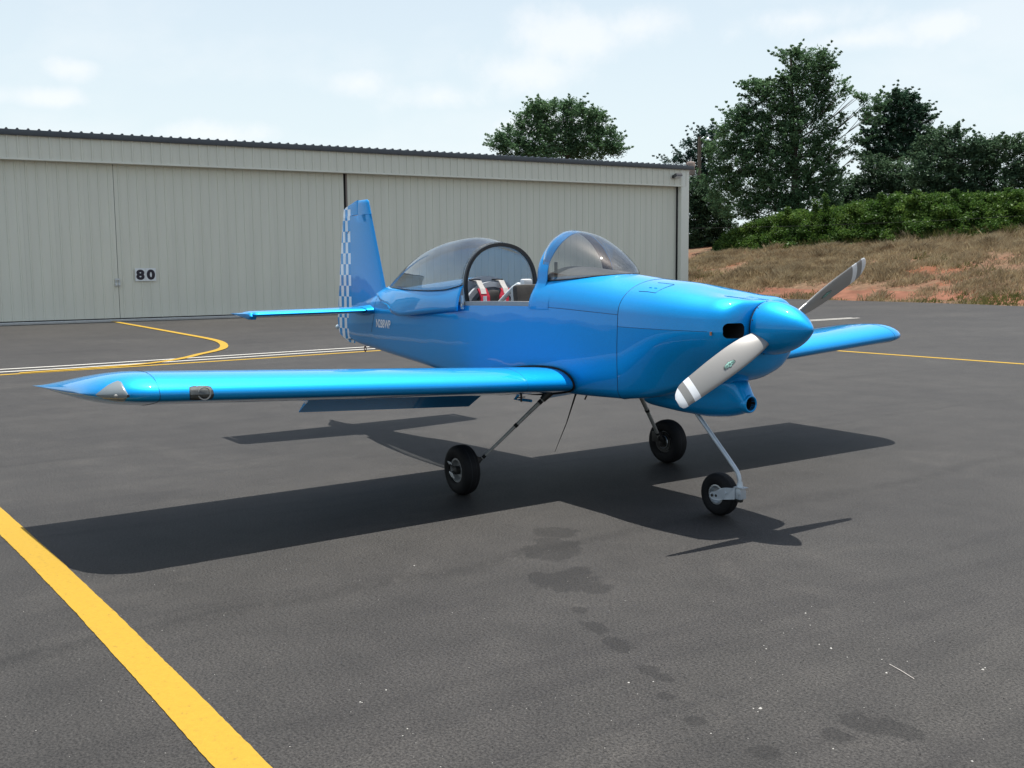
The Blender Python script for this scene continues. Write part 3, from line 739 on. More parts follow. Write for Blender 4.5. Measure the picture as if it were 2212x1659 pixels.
# utility pole with transformer can and lamp
def pole():
    top = at(*C7(908, 395), 79); base = Vector((top.x, top.y, hill_z(top.x, top.y)-0.3))
    root = empty('utility_pole', base); tag(root, 'wooden utility pole with transformer and lamp beside the hangar roof end', 'utility pole')
    h = top.z-base.z
    tube('pole', [(0, 0, 0), (0, 0, h)], [0.17, 0.12], POLEM, root, 10)
    s = Vector((CR.x, CR.y, 0)).normalized()
    c = -s*0.62; zt = (at(*C7(880, 497), 79)).z-base.z
    revolve('transformer', [(-0.95, 0.0), (-0.95, 0.30), (-0.10, 0.32), (0.0, 0.26), (0.05, 0.0)], c + Vector((0, 0, zt)), (0, 0, 1), plain('transformer_paint', (0.28, 0.22, 0.19), 0.6, var=0.1), root, 16)
    tube('bushing', [c + Vector((0, 0, zt)), c + Vector((0.05, 0, zt+0.35))], [0.05, 0.03], LGREY, root, 8)
    box('bracket', c*0.45 + Vector((0, 0, zt-0.4)), (0.3, 0.3, 0.08), BRACKET, root)
    tube('lamp_arm', [(0, 0, h-0.25), s*0.3 + Vector((0, 0, h-0.02)), s*0.55 + Vector((0, 0, h-0.12))], 0.03, STEEL, root, 8)
    revolve('lamp_head', [(-0.22, 0.10), (-0.18, 0.22), (-0.05, 0.17), (0.06, 0.05)], s*0.6 + Vector((0, 0, h-0.12)), (0, 0, 1), STEEL, root, 14, True)
pole()
wp = [at(1495, 493, 62), at(1700, 489, 61), at(2000, 478, 60), at(2400, 455, 59)]
w = tube('power_line', wp, 0.006, BLACKM, None, 5); tag(w, 'thin dark overhead wire crossing in front of the trees above the hedge', 'wire')

# ------------------------------------------------------------------ hangar
HA = Vector((-29.43, 0.582, 0)); HD = Vector((0.0610, 0.99814, 0)); HN = Vector((0.99814, -0.0610, 0))   # along wall, out of wall
hroot = empty('hangar', HA); tag(hroot, 'long grey green corrugated metal hangar with dark roof edge, behind the tail', 'hangar')
hroot.rotation_euler = (0, 0, math.atan2(HD.y, HD.x) - math.pi/2)
# local frame: +Y along the wall, +X out of the wall towards the camera
S0, S1 = -9.15, 27.55; HT = 5.80
def ribbed(width, height, pitch, rib_w, rib_d, minor=0, zoff=0.0):
    """corrugated sheet in local YZ with ribs standing out along +X"""
    prof = [(0.0, 0.0)]
    y = 0.0
    n = int(round(width/pitch))
    for i in range(n):
        c = y + pitch*0.5
        prof += [(c-rib_w*0.5, 0), (c-rib_w*0.25, rib_d), (c+rib_w*0.25, rib_d), (c+rib_w*0.5, 0)]
        y += pitch
    prof.append((width, 0.0))
    V = []; F = []
    for (yy, xx) in prof:
        V += [(xx, yy, zoff), (xx, yy, zoff+height)]
    for i in range(len(prof)-1): a = 2*i; F.append((a, a+2, a+3, a+1))
    b = len(V); V += [(x-0.02, y_, z) for x, y_, z in V]
    for i in range(len(prof)-1): a = b+2*i; F.append((a, a+1, a+3, a+2))
    F += [(0, b, b+2*len(prof)-2, 2*len(prof)-2)][:0]
    return V, F
def shared(name, me, loc, parent):
    o = bpy.data.objects.new(name, me); o.location = loc; return link(o, parent)
def sheet_mesh(name, v, f, mat):
    me = bpy.data.meshes.new(name); me.from_pydata(v, [], f); me.materials.append(mat); me.update(); return me
SW = 0.915
fm = sheet_mesh('fascia_panel', *ribbed(SW, 0.70, 0.305, 0.075, 0.032, zoff=5.09), SIDING)
s = S0
while s < 27.0:
    shared('fascia_panel', fm, (0.30, s, 0), hroot); s += SW+0.002
box('fascia_soffit', (0.16, (S0+27.2)/2, 5.075), (0.36, 27.2-S0, 0.05), TRIM, hroot)
# eave trim and roof sheets
box('eave_trim', (0.36, (S0+S1)/2+0.05, 5.865), (0.10, S1-S0+0.3, 0.17), ROOFM, hroot, bevel=0.01)
def roof_sheet():
    V = []; F = []
    prof = [(0, 0)]
    for i in range(3):
        c = 0.1525 + 0.305*i
        prof += [(c-0.05, 0), (c-0.02, 0.045), (c+0.02, 0.045), (c+0.05, 0)]
    prof.append((SW, 0))
    for yy, zz in prof:
        V += [(0.40, yy, 5.952+zz), (-15.0, yy, 5.45+zz), (0.40, yy, 5.935), (-15.0, yy, 5.43)]
    for i in range(len(prof)-1):
        a = 4*i; F += [(a, a+1, a+5, a+4), (a+2, a+6, a+7, a+3), (a, a+4, a+6, a+2)]
    return V, F
rm = sheet_mesh('roof_panel', *roof_sheet(), ROOFM)
s = S0
while s < 27.3:
    shared('roof_panel', rm, (0, s, 0), hroot); s += SW+0.002
# doors
def door(y0, y1, x, name='door'):
    root = bpy.data.objects.new('door', None); root.location = (x, y0, 0); link(root, hroot)
    w = y1-y0; n = max(1, round(w/SW)); pw = w/n
    me = sheet_mesh('door_panel', *ribbed(pw-0.004, 4.98, pw/3, 0.060, 0.024, zoff=0.10), SIDING)
    for i in range(n): shared('door_panel', me, (0, i*pw, 0), root)
    bm = bmesh.new(); box_bm(bm, (-0.09, w/2, 2.6), (0.10, w-0.02, 5.0))
    from_bm('door_frame', bm, BLACKM, root)
    bm = bmesh.new(); box_bm(bm, (0.0, w/2, 0.055), (0.05, w-0.01, 0.07)); from_bm('bottom_seal', bm, BLACKM, root)
    return root
door(S0, 3.563, 0.02); door(3.575, 11.50, 0.02); door(11.64, 27.09, 0.0)
box('door_jamb', (-0.12, 11.56, 2.55), (0.10, 0.22, 5.05), BLACKM, hroot)
box('door_edge', (0.0, 11.61, 2.6), (0.05, 0.06, 4.95), plain('brown_door_edge', (0.20, 0.17, 0.15), 0.7), hroot)
box('corner_trim', (0.12, 27.33, 2.90), (0.40, 0.44, 5.78), TRIM, hroot, bevel=0.012)
box('door_stop', (0.05, 27.10, 2.55), (0.10, 0.016, 5.0), BLACKM, hroot)
box('end_wall', (-7.6, 27.50, 2.72), (15.0, 0.06, 5.42), SIDING, hroot)
box('end_wall', (-7.6, S0, 2.72), (15.0, 0.06, 5.42), SIDING, hroot)
box('rear_wall', (-15.1, (S0+27.5)/2, 2.70), (0.06, 27.5-S0, 5.35), SIDING, hroot)
box('door_track', (0.20, (S0+27.1)/2, 0.02), (0.30, 27.1-S0, 0.05), CONC, hroot)
bm = bmesh.new(); box_bm(bm, (0.12, (S0+27.1)/2, 0.055), (0.03, 27.1-S0, 0.03)); from_bm('guide_rail', bm, ALU, hroot)
# number plates
def text_mesh(name, body, size, mat, parent, extrude=0.002, offset=0.0, sx=1.0):
    cu = bpy.data.curves.new(name, 'FONT'); cu.body = body; cu.size = size; cu.extrude = extrude; cu.offset = offset
    cu.align_x = 'LEFT'; cu.resolution_u = 8
    tmp = bpy.data.objects.new('tmp_text', cu); link(tmp)
    dg = bpy.context.evaluated_depsgraph_get(); dg.update()
    me = bpy.data.meshes.new_from_object(tmp.evaluated_get(dg))
    bpy.data.objects.remove(tmp); bpy.data.curves.remove(cu)
    co = np.array([v.co[:] for v in me.vertices])
    co[:, 0] *= sx
    co[:, 0] -= co[:, 0].min(); co[:, 1] -= co[:, 1].min()
    for v, q in zip(me.vertices, co): v.co = q
    me.materials.clear(); me.materials.append(mat)
    o = bpy.data.objects.new(name, me); return link(o, parent)
NUMB = plain('black_number_vinyl', (0.012, 0.008, 0.018), 0.5)
PLATE = plain('white_plate', (0.72, 0.75, 0.75), 0.45, var=0.03)
for k, (ch, y0) in enumerate((('8', 4.09), ('0', 4.425))):
    r_ = bpy.data.objects.new('number_plate', None)
    wpos = HA + HD*y0 + HN*0.075 + Vector((0, 0, 1.29))
    r_.location = wpos; r_.rotation_euler = (0, 0, hroot.rotation_euler[2]); link(r_)
    tag(r_, 'white plate with a bold black %s, %s of the two on the hangar door' % (ch, 'left' if k == 0 else 'right'), 'number plate', 'hangar number plates')
    box('plate', (0, 0.1655, 0.215), (0.02, 0.327, 0.42), PLATE, r_)
    o = text_mesh('numeral', ch, 0.475, NUMB, r_, 0.003, 0.026, 0.98)
    w_ = max(v.co.x for v in o.data.vertices); h_ = max(v.co.y for v in o.data.vertices)
    fx = 0.265/w_; fy = 0.335/h_
    for v in o.data.vertices:
        x_, y_, z_ = v.co; v.co = (0.014 + z_, 0.031 + x_*fx, 0.045 + y_*fy)
# latch on the door seam
lroot = empty('padlock_hasp', HA + HD*3.53 + HN*0.06 + Vector((0, 0, 1.12)))
lroot.rotation_euler = hroot.rotation_euler
tag(lroot, 'small galvanised hasp with two padlocks on the hangar door seam', 'lock')
box('hasp_plate', (0, 0, 0.24), (0.02, 0.15, 0.06), ALU, lroot)
for dy in (-0.045, 0.045):
    box('padlock_body', (0.03, dy, 0.06), (0.04, 0.055, 0.10), ALU, lroot, bevel=0.006)
    tube('shackle', [(0.03, dy-0.018, 0.10), (0.03, dy-0.018, 0.18), (0.03, dy, 0.205), (0.03, dy+0.018, 0.18), (0.03, dy+0.018, 0.10)], 0.007, STEEL, lroot, 6)
# floodlight near the corner
froot = empty('floodlight', HA + HD*26.75 + HN*0.36 + Vector((0, 0, 5.42))); froot.rotation_euler = hroot.rotation_euler
tag(froot, 'small bronze floodlight on the hangar fascia near its right corner', 'light')
box('housing', (0.14, 0, 0.08), (0.24, 0.34, 0.13), plain('bronze_housing', (0.08, 0.08, 0.08), 0.5), froot, rot=Matrix.Rotation(R(-22), 3, 'Y'), bevel=0.02)
box('mount', (0.02, -0.14, 0.03), (0.06, 0.10, 0.12), BRACKET, froot)
box('lens', (0.17, 0, 0.005), (0.20, 0.28, 0.012), LGREY, froot, rot=Matrix.Rotation(R(-22), 3, 'Y'))

# ------------------------------------------------------------------ AIRCRAFT (nose +X, left wing +Y)
plane = empty('light_aircraft', (0, 0, 0))
tag(plane, 'bright blue two seat light aircraft with checkered rudder and open canopy on the apron', 'airplane')

fx_w = ([-3.76, -3.2, -2.4, -1.6, -0.95, 0.0, 1.0], [0.035, 0.105, 0.205, 0.300, 0.358, 0.385, 0.395])
def f_w(x): return interp(x, *fx_w)
def f_zb(x): return interp(x, [-3.76, -3.6, -3.0, -2.0, -0.95, 0.4, 1.0], [0.90, 0.862, 0.815, 0.765, 0.712, 0.715, 0.735])
def f_zs(x): return interp(x, [-3.76, -2.8, -0.95, 0.03, 1.0], [1.15, 1.245, 1.318, 1.335, 1.305])
def f_zt(x): return interp(x, [-3.76, -3.4, -2.95, -2.2, -1.25, 0.0, 0.5, 0.68, 1.0], [1.205, 1.30, 1.400, 1.475, 1.550, 1.625, 1.590, 1.570, 1.535])
NB, NC, NS, ND = 4, 5, 6, 14
def fus_half(x):
    w, zb, zs, zt = f_w(x), f_zb(x), f_zs(x), f_zt(x)
    rc = min(0.07, w*0.6)
    P = []
    for i in range(NB): P.append(((w-rc)*i/NB, zb))
    for i in range(NC+1):
        a = math.pi/2*i/NC; P.append((w-rc+rc*math.sin(a), zb+rc-rc*math.cos(a)))
    for i in range(1, NS+1):
        t = i/NS; P.append((w + 0.008*math.sin(math.pi*t), zb+rc + (zs-zb-rc)*t))
    for i in range(1, ND+1):
        a = math.pi/2*i/ND
        P.append((w*max(0, math.cos(a))**0.96, zs + (zt-zs)*math.sin(a)**0.98))
    return P      # from bottom centre to top centre on the right (-y) side
def fus_ring(x):
    h = fus_half(x)
    r = [Vector((x, -y, z)) for y, z in h] + [Vector((x, y, z)) for y, z in h[-2:0:-1]]
    return r
NH = NB+NC+1+NS+ND; SILL = NB+NC+NS      # index of sill point in half
def deck_z(x, y):
    w, zs, zt = f_w(x), f_zs(x), f_zt(x); q = min(1, abs(y)/w)
    a = math.acos(q**(1/0.96)); return zs + (zt-zs)*math.sin(a)**0.98
X_BH, X_BOW = -1.20, 0.02
fst = sorted(set([round(v, 4) for v in list(np.linspace(-3.76, X_BH, 34)) + list(np.linspace(X_BH, X_BOW, 14)) + list(np.linspace(X_BOW, 1.0, 14))]))
rings = [fus_ring(x) for x in fst]
v, f = loft(rings, True, True, True)
n = len(rings[0]); keep = []
for q in f:
    if len(q) > 4: keep.append(q); continue
    i, j = divmod(q[0], n)
    xm = 0.5*(fst[i]+fst[i+1]) if i+1 < len(fst) else 9
    deck = SILL <= j < n-SILL
    if X_BH < xm < X_BOW and deck: continue
    keep.append(q)
fus = mesh('fuselage', v, keep, BLUE, plane, True, 40)
# cockpit tub: lining inside the opening
tub = []
for x in np.linspace(X_BH+0.01, X_BOW+0.45, 12):
    w = f_w(x)-0.03; zs = f_zs(x)+0.0
    tub.append([Vector((x, -w, zs)), Vector((x, -w, 0.86)), Vector((x, w, 0.86)), Vector((x, w, zs))])
v, f = loft(tub, False); mesh('cockpit_tub', v, f, LINER, plane, False)
box('instrument_panel', (0.42, 0, 1.18), (0.03, 0.66, 0.45), FABRIC, plane)
# sill rails
for sgn in (-1, 1):
    P = [Vector((x, sgn*(f_w(x)-0.015), f_zs(x)+0.006)) for x in np.linspace(X_BH+0.02, X_BOW-0.01, 12)]
    vv = []; ff = []
    for i, p in enumerate(P):
        vv += [p+Vector((0, -sgn*0.03, 0.028)), p+Vector((0, sgn*0.008, 0.028)), p+Vector((0, sgn*0.013, -0.012)), p+Vector((0, -sgn*0.03, -0.05))]
        if i:
            for k in range(3): a = 4*(i-1)+k; ff.append((a, a+1, a+5, a+4))
    mesh('canopy_rail', vv, ff, RAILG, plane, False)
# rear bulkhead: grey arch plate behind the rear seat
def arch_plate(name, x, r_out, r_in, t, mat, zbase=None, n=28):
    """arch following the deck section scaled by r_out, hollow to r_in"""
    w, zs, zt = f_w(x), f_zs(x), f_zt(x); V = []; F = []
    for i in range(n+1):
        a = math.pi*i/n; c, s_ = math.cos(a), math.sin(a)
        for rr in (r_out, r_in):
            for dx in (0, t): V.append((x+dx, -w*c*rr, zs + (zt-zs)*s_*rr))
    for i in range(n):
        a = 4*i; b = a+4
        F += [(a+1, a+3, b+3, b+1), (a, b, b+2, a+2), (a, a+1, b+1, b), (a+2, b+2, b+3, a+3)]
    return mesh(name, V, F, mat, plane, False)
arch_plate('bulkhead', X_BH+0.004, 0.995, 0.0, 0.015, GREYM)
box('bulkhead_lower', (X_BH+0.012, 0, 1.10), (0.015, 0.64, 0.44), GREYM, plane)
# light grey ring and dark seat back of rear seat (centred slightly right)
def disc_ring(name, c, rx, rz, rin, t, mat, n=36, a0=0.0, a1=math.pi):
    V = []; F = []
    for i in range(n+1):
        a = a0 + (a1-a0)*i/n
        for k in (1.0, rin):
            for dx in (0, t): V.append((c[0]+dx, c[1]-rx*k*math.cos(a), c[2]+rz*k*math.sin(a)))
    for i in range(n):
        a = 4*i; b = a+4
        F += [(a+1, a+3, b+3, b+1), (a, b, b+2, a+2), (a, a+1, b+1, b), (a+2, b+2, b+3, a+3)]
    return mesh(name, V, F, mat, plane, False)
disc_ring('seat_hoop', (X_BH+0.05, 0.02, 1.22), 0.29, 0.285, 0.85, 0.03, LGREY, a0=-0.35, a1=math.pi+0.35)
def cushion(name, c, rx, rz, th, mat):
    bm = bmesh.new(); bmesh.ops.create_uvsphere(bm, u_segments=28, v_segments=14, radius=1.0)
    for vv in bm.verts:
        p = vv.co; l = math.hypot(p.y, p.z); 
        e = 1.0
        vv.co = Vector((c[0] + math.copysign(abs(p.x)**0.7, p.x)*th, c[1] + p.y*rx, c[2] + p.z*rz))
    return from_bm(name, bm, mat, plane, True)
cushion('rear_seat_back', (X_BH+0.10, 0.02, 1.175), 0.235, 0.262, 0.045, FABRIC)
box('rear_seat_cushion', (-0.93, 0.02, 0.98), (0.42, 0.46, 0.12), FABRIC, plane, bevel=0.04)
# harness straps
def strap(name, pts, w, mat, t=0.006, parent=plane):
    V = []; F = []
    P = [Vector(p) for p in pts]
    for i, p in enumerate(P):
        V += [p+Vector((0, -w/2, 0)), p+Vector((0, w/2, 0)), p+Vector((t, w/2, t*0.3)), p+Vector((t, -w/2, t*0.3))]
        if i:
            a = 4*(i-1)
            for k in range(4): F.append((a+k, a+(k+1) % 4, a+4+(k+1) % 4, a+4+k))
    F += [(0, 1, 2, 3), tuple(4*len(P)-4+k for k in (3, 2, 1, 0))]
    return mesh(name, V, F, mat, parent, False)
for y0, y1 in ((-0.115, -0.155), (0.115, 0.035)):
    strap('shoulder_strap', [(-1.185, y0, 1.515), (-1.125, y0, 1.512), (-1.08, y0-0.012, 1.478), (-1.035, y0-0.02, 1.446), (-1.002, y0-0.03, 1.405)], 0.052, BEIGE, 0.010)
    p = strap('strap_pad', [(-1.055, y0-0.018, 1.447), (-1.03, y0-0.022, 1.425), (-1.0, y1+0.02, 1.38), (-0.97, y1, 1.30), (-0.95, y1, 1.20)], 0.088, REDPAD, 0.016)
    box('strap_tag', (-0.960, y1-0.002, 1.352), (0.004, 0.036, 0.075), DECAL, p)
    box('strap_slot', (X_BH+0.022, y0, 1.522), (0.012, 0.11, 0.010), BLACKM, plane)
# front seat, roll bar and headrest
box('front_seat_back', (-0.45, 0.02, 1.26), (0.07, 0.44, 0.46), FABRIC, plane, rot=Matrix.Rotation(R(-8), 3, 'Y'), bevel=0.03)
box('front_seat_cushion', (-0.18, 0.02, 0.98), (0.45, 0.44, 0.12), FABRIC, plane, bevel=0.04)
TUBEW = plain('white_tube_paint', (0.62, 0.68, 0.70), 0.35)
tube('roll_bar', [(-0.60, -0.02, 1.478), (-0.66, -0.03, 1.485), (-0.72, -0.04, 1.455), (-0.80, -0.06, 1.39), (-0.93, -0.07, 1.30), (-1.05, -0.08, 1.20)], 0.018, TUBEW, plane, 12)
tube('roll_bar', [(-0.72, -0.04, 1.455), (-0.725, -0.035, 1.38), (-0.73, -0.04, 1.28), (-0.74, -0.04, 1.10)], 0.018, TUBEW, plane, 12)
box('headrest', (-0.585, -0.005, 1.487), (0.06, 0.085, 0.085), WHITE, plane, bevel=0.014)
strap('lap_strap', [(-0.57, 0.0, 1.45), (-0.56, 0.005, 1.40), (-0.55, -0.005, 1.33), (-0.55, 0.0, 1.22)], 0.062, plain('grey_webbing', (0.20, 0.22, 0.25), 0.8), 0.01)
tube('hook', [(-0.66, -0.015, 1.44), (-0.65, -0.01, 1.41), (-0.645, 0.0, 1.385), (-0.64, 0.01, 1.375)], 0.006, WHITE, plane, 6)

# ---- canopy (slid back)
CX = [-2.88, -2.75, -2.5, -2.2, -1.9, -1.6, -1.3, -0.955]
C_zt = [1.436, 1.492, 1.607, 1.728, 1.812, 1.860, 1.878, 1.826]
C_w = [0.004, 0.085, 0.165, 0.245, 0.305, 0.345, 0.362, 0.366]
C_zb = [1.434, 1.424, 1.417, 1.413, 1.410, 1.409, 1.418, 1.465]
def canopy_ring(x, k=1.0, n=36):
    zt, w, zb = interp(x, CX, C_zt), interp(x, CX, C_w), interp(x, CX, C_zb)
    rr = []
    for i in range(n+1):
        a = math.pi*i/n
        c, s_ = math.cos(a), math.sin(a)
        rr.append(Vector((x, -w*math.copysign(abs(c)**0.92, c)*k, zb + (zt-zb)*s_**0.90*k)))
    return rr
cst = [-2.88, -2.865, -2.83] + list(np.linspace(-2.78, -0.955, 36))
v, f = loft([canopy_ring(x) for x in cst], False)
canopy = mesh('canopy_glass', v, f, GLASS, plane, True)
md = canopy.modifiers.new('thick', 'SOLIDIFY'); md.thickness = 0.004; md.offset = -1
# front frame hoop of the canopy, down to the rail
fr = canopy_ring(-0.955, 1.0, 36)
hoop = [Vector((-0.955, -0.345, 1.315)), Vector((-0.955, -0.358, 1.39))] + fr + [Vector((-0.955, 0.358, 1.39)), Vector((-0.955, 0.345, 1.315))]
def hoop_mesh(name, P, t_in, t_x, mat, x0=0.0):
    V = []; F = []; c = Vector((P[0].x, 0, 1.42))
    for i, p in enumerate(P):
        d = (c-p); d.x = 0; d.normalize()
        V += [p+Vector((x0, 0, 0)), p+Vector((x0+t_x, 0, 0)), p+d*t_in+Vector((x0+t_x, 0, 0)), p+d*t_in+Vector((x0, 0, 0))]
        if i:
            a = 4*(i-1)
            for k in range(4): F.append((a+k, a+(k+1) % 4, a+4+(k+1) % 4, a+4+k))
    return mesh(name, V, F, mat, plane, True, 40)
hoop_mesh('canopy_frame', hoop, 0.028, 0.022, plain('black_frame_rubber', (0.012, 0.014, 0.016), 0.35), -0.004)
hoop_mesh('canopy_frame_tube', [p*1.0 for p in hoop], 0.036, 0.008, plain('pale_frame_tube', (0.45, 0.50, 0.52), 0.4), -0.014)
# canopy skirts
SKX = [-2.95, -2.85, -2.71, -2.42, -2.32, -2.1, -1.9, -1.62, -0.985]
SKZ = [1.405, 1.375, 1.317, 1.270, 1.215, 1.192, 1.205, 1.228, 1.277]
SKW = [0.14, 0.165, 0.20, 0.268, 0.29, 0.325, 0.345, 0.372, 0.408]
for sgn in (-1, 1):
    rows = []
    for x in np.linspace(-2.86, -0.965, 40):
        w, zb, zt = interp(x, CX, C_w), interp(x, CX, C_zb), interp(x, CX, C_zt)
        yl, zl = interp(x, SKX, SKW), interp(x, SKX, SKZ)
        yt = w*0.985 + 0.003; ztp = zb + 0.022
        row = []
        for k in range(7):
            t = k/6
            row.append(Vector((x - 0.02*t, sgn*(yt + (yl-yt)*t + 0.012*math.sin(math.pi*t)), ztp + (zl-ztp)*t)))
        rows.append(row)
    v, f = loft(rows, False)
    sk = mesh('canopy_skirt', v, f, BLUE, plane, True)
    md = sk.modifiers.new('thick', 'SOLIDIFY'); md.thickness = 0.003; md.offset = -sgn
    P = [Vector((x, sgn*(interp(x, CX, C_w)+0.002), interp(x, CX, C_zb)+0.022)) for x in np.linspace(-2.84, -0.97, 30)]
    tube('glass_edge_seal', P, 0.0035, SEAM, plane, 6)
for sgn in (-1, 1):
    box('canopy_bracket', (-0.975, sgn*0.372, 1.345), (0.035, 0.008, 0.11), LGREY, plane)
    box('canopy_roller', (-0.955, sgn*0.385, 1.318), (0.03, 0.02, 0.03), ALU, plane, bevel=0.004)

# ---- windshield and its painted bow
def bow_half(k=1.0):
    pts = [(0.389, 1.318), (0.387, 1.36), (0.372, 1.42), (0.342, 1.475), (0.322, 1.53), (0.315, 1.60), (0.294, 1.67), (0.254, 1.735), (0.206, 1.792), (0.150, 1.838), (0.080, 1.878), (0.0, 1.894)]
    return [(a*k, b) for a, b in pts]
def smooth_pts(P, m=4):
    out = []
    for i in range(len(P)-1):
        p0 = P[max(i-1, 0)]; p1 = P[i]; p2 = P[i+1]; p3 = P[min(i+2, len(P)-1)]
        for k in range(m):
            t = k/m
            out.append(tuple(0.5*((2*p1[a]) + (-p0[a]+p2[a])*t + (2*p0[a]-5*p1[a]+4*p2[a]-p3[a])*t*t + (-p0[a]+3*p1[a]-3*p2[a]+p3[a])*t**3) for a in range(len(p1))))
    out.append(P[-1]); return out
bh = smooth_pts(bow_half(), 4)
full = [(-a, b) for a, b in bh] + [(a, b) for a, b in bh[-2::-1]]
# bow strip: aft edge at x=0.0 flaring aft lower down
rows = []
BOWX = 0.115
for k, dx in enumerate((0.0, 0.004, 0.03, 0.06, BOWX)):
    row = []
    for (y, z) in full:
        aft = -0.0 - 0.02*max(0, min(1, (1.5-z)/0.18))
        grow = 0.004 if 0 < k < 4 else 0.0
        c = Vector((0, y, z-1.45)); l = c.length
        g_ = 1 + grow/l
        drop = interp(z, [1.3, 1.5, 1.9], [0.0, 0.004, 0.012])*(dx/BOWX)**1.5
        row.append(Vector((aft + dx, y*g_, 1.45 + (z-1.45)*g_ - drop)))
    rows.append(row)
v, f = loft(rows, False)
bow = mesh('windshield_bow', v, f, BLUE, plane, True, 50)
lin_ = [[Vector((p.x+0.001, p.y*(1-0.006/max(0.02, math.hypot(p.y, p.z-1.45))), 1.45+(p.z-1.45)*(1-0.006/math.hypot(p.y, p.z-1.45)))) for p in row] for row in rows]
v, f = loft(lin_, False); mesh('bow_lining', v, f, LINER, bow, True, 50)
for q_ in (0, -1):
    v, f = loft([rows[q_], lin_[q_]], False); mesh('bow_edge', v, f, BLUE, bow, True, 50)
# glass
WX = [0.05, 0.12, 0.214, 0.321, 0.452, 0.580, 0.655, 0.690]
W_zt = [1.893, 1.881, 1.857, 1.812, 1.742, 1.655, 1.592, 1.566]
W_w = [0.300, 0.298, 0.288, 0.270, 0.232, 0.165, 0.090, 0.006]
rows = []
for x in list(np.linspace(0.05, 0.62, 22)) + [0.64, 0.655, 0.668, 0.68, 0.69]:
    zt, w = interp(x, WX, W_zt), interp(x, WX, W_w); zb = deck_z(x, w) - 0.004
    yw = interp(x, [0.05, 0.69], [0.335, 0.335])
    row = []
    m_ = 32
    for i in range(m_+1):
        a = math.pi*i/m_; c, s_ = math.cos(a), math.sin(a)
        bul = 1 + 0.10*max(0, 1-(x/0.5))*math.sin(2*min(a, math.pi-a))
        row.append(Vector((x, -w*math.copysign(abs(c)**0.86, c)*bul, zb + (zt-zb)*s_**0.88)))
    rows.append(row)
v, f = loft(rows, False)
ws = mesh('windshield_glass', v, f, GLASS, plane, True)
md = ws.modifiers.new('thick', 'SOLIDIFY'); md.thickness = 0.004; md.offset = -1
for sgn in (-1, 1):
    P = [Vector((x, sgn*(interp(x, WX, W_w)+0.003), deck_z(x, interp(x, WX, W_w))+0.001)) for x in np.linspace(0.07, 0.688, 26)]
    tube('windshield_seal', P, 0.004, SEAM, plane, 6)
    # blue fillet fairing between deck and bow foot
    rows = []
    for t in np.linspace(0, 1, 8):
        x = 0.0 + 0.22*t; top = 1.50 + 0.02*t
        row = []
        for z in np.linspace(1.312, top, 8):
            yb = interp(z, [1.30, 1.36, 1.42, 1.475, 1.53], [0.390, 0.387, 0.372, 0.342, 0.322])
            yd = f_w(x)*math.sqrt(max(0.0, 1-((z-f_zs(x))/(f_zt(x)-f_zs(x)))**2)) if z > f_zs(x) else f_w(x)
            row.append(Vector((x-0.02*(1-t)*max(0, min(1, (1.5-z)/0.18)), sgn*((yb+0.004)*(1-t)**1.5 + (yd+0.002)*(1-(1-t)**1.5)), z)))
        rows.append(row)
    v, f = loft(rows, False); mesh('bow_fairing', v, f, BLUE, plane, True)
# dark compass / post inside the windshield and glare shield
rows = []
for x in np.linspace(0.03, 0.672, 16):
    wv_ = max(0.01, interp(x, WX, W_w) - 0.004)
    rows.append([Vector((x, wv_*q, deck_z(x, wv_*q) + 0.003)) for q in np.linspace(-1, 1, 21)])
v, f = loft(rows, False); mesh('glare_shield', v, f, plain('grey_glare_shield', (0.15, 0.145, 0.14), 0.85, var=0.15, scale=8), plane, True)
box('mirror', (0.16, -0.27, 1.60), (0.03, 0.012, 0.12), BLACKM, plane, bevel=0.005)

# seam tubes on the fuselage skin
def surf_pt(x, side, j):
    h = fus_half(x)[j]; return Vector((x, -side*h[0], h[1]))
for sgn in (1, -1):
    tube('panel_seam', [surf_pt(x, sgn, SILL) + Vector((0, -sgn*0.0003, 0)) for x in np.linspace(0.03, 1.0, 16)], 0.0018, SEAMB, plane, 5)
tube('panel_seam', [Vector((1.0, p.y, p.z)) for p in fus_ring(1.0)] , 0.0022, SEAMB, plane, 5)
# tail wrap seam ahead of the tailplane
hh = fus_half(-2.98)
tube('panel_seam', [Vector((-2.98-0.35*max(0, (1.20-z))**1.0, -y*1.0, z)) for y, z in hh[SILL-4:]], 0.0016, SEAMB, plane, 5)

# ---- cowl
ZC = 1.232
FA = [-90, -65, -45, -20, 0, 15, 35, 55, 72, 90]
FRr = [0.315, 0.325, 0.352, 0.366, 0.368, 0.362, 0.312, 0.232, 0.192, 0.182]
def front_r(adeg): return interp(adeg, FA, FRr)
def cowl_ring(s_, x, shrink=0.0, K=None):
    ring = []
    for p in fus_ring(1.0):
        dy, dz = p.y, p.z-ZC
        a = math.degrees(math.atan2(dz, abs(dy))); r0 = math.hypot(dy, dz)
        r1 = front_r(a)
        r = r0*(1-s_) + r1*s_
        if shrink:
            r2 = 0.160
            r = r*(1-shrink) + r2*shrink
        u = Vector((0, dy, dz))/r0
        ring.append(Vector((x, u.y*r, ZC + u.z*r + 0.010*shrink)))
    return ring
def dense(ring, m=2): return ring
cow = []
for x in np.linspace(1.002, 1.80, 22):
    t = (x-1.0)/0.86
    s_ = interp(t, [0, 0.3, 0.6, 0.85, 1.0], [0, 0.16, 0.50, 0.86, 1.0])
    rg_ = cowl_ring(s_, x)
    # cheek bulge half way along
    for p in rg_:
        a = math.degrees(math.atan2(p.z-ZC, abs(p.y)))
        bulge = 0.030*math.sin(math.pi*min(1, t))*max(0, math.cos(R(a-5)))**2
        p.y *= 1 + bulge/max(0.1, abs(p.y)) if abs(p.y) > 0.02 else 1
    cow.append(rg_)
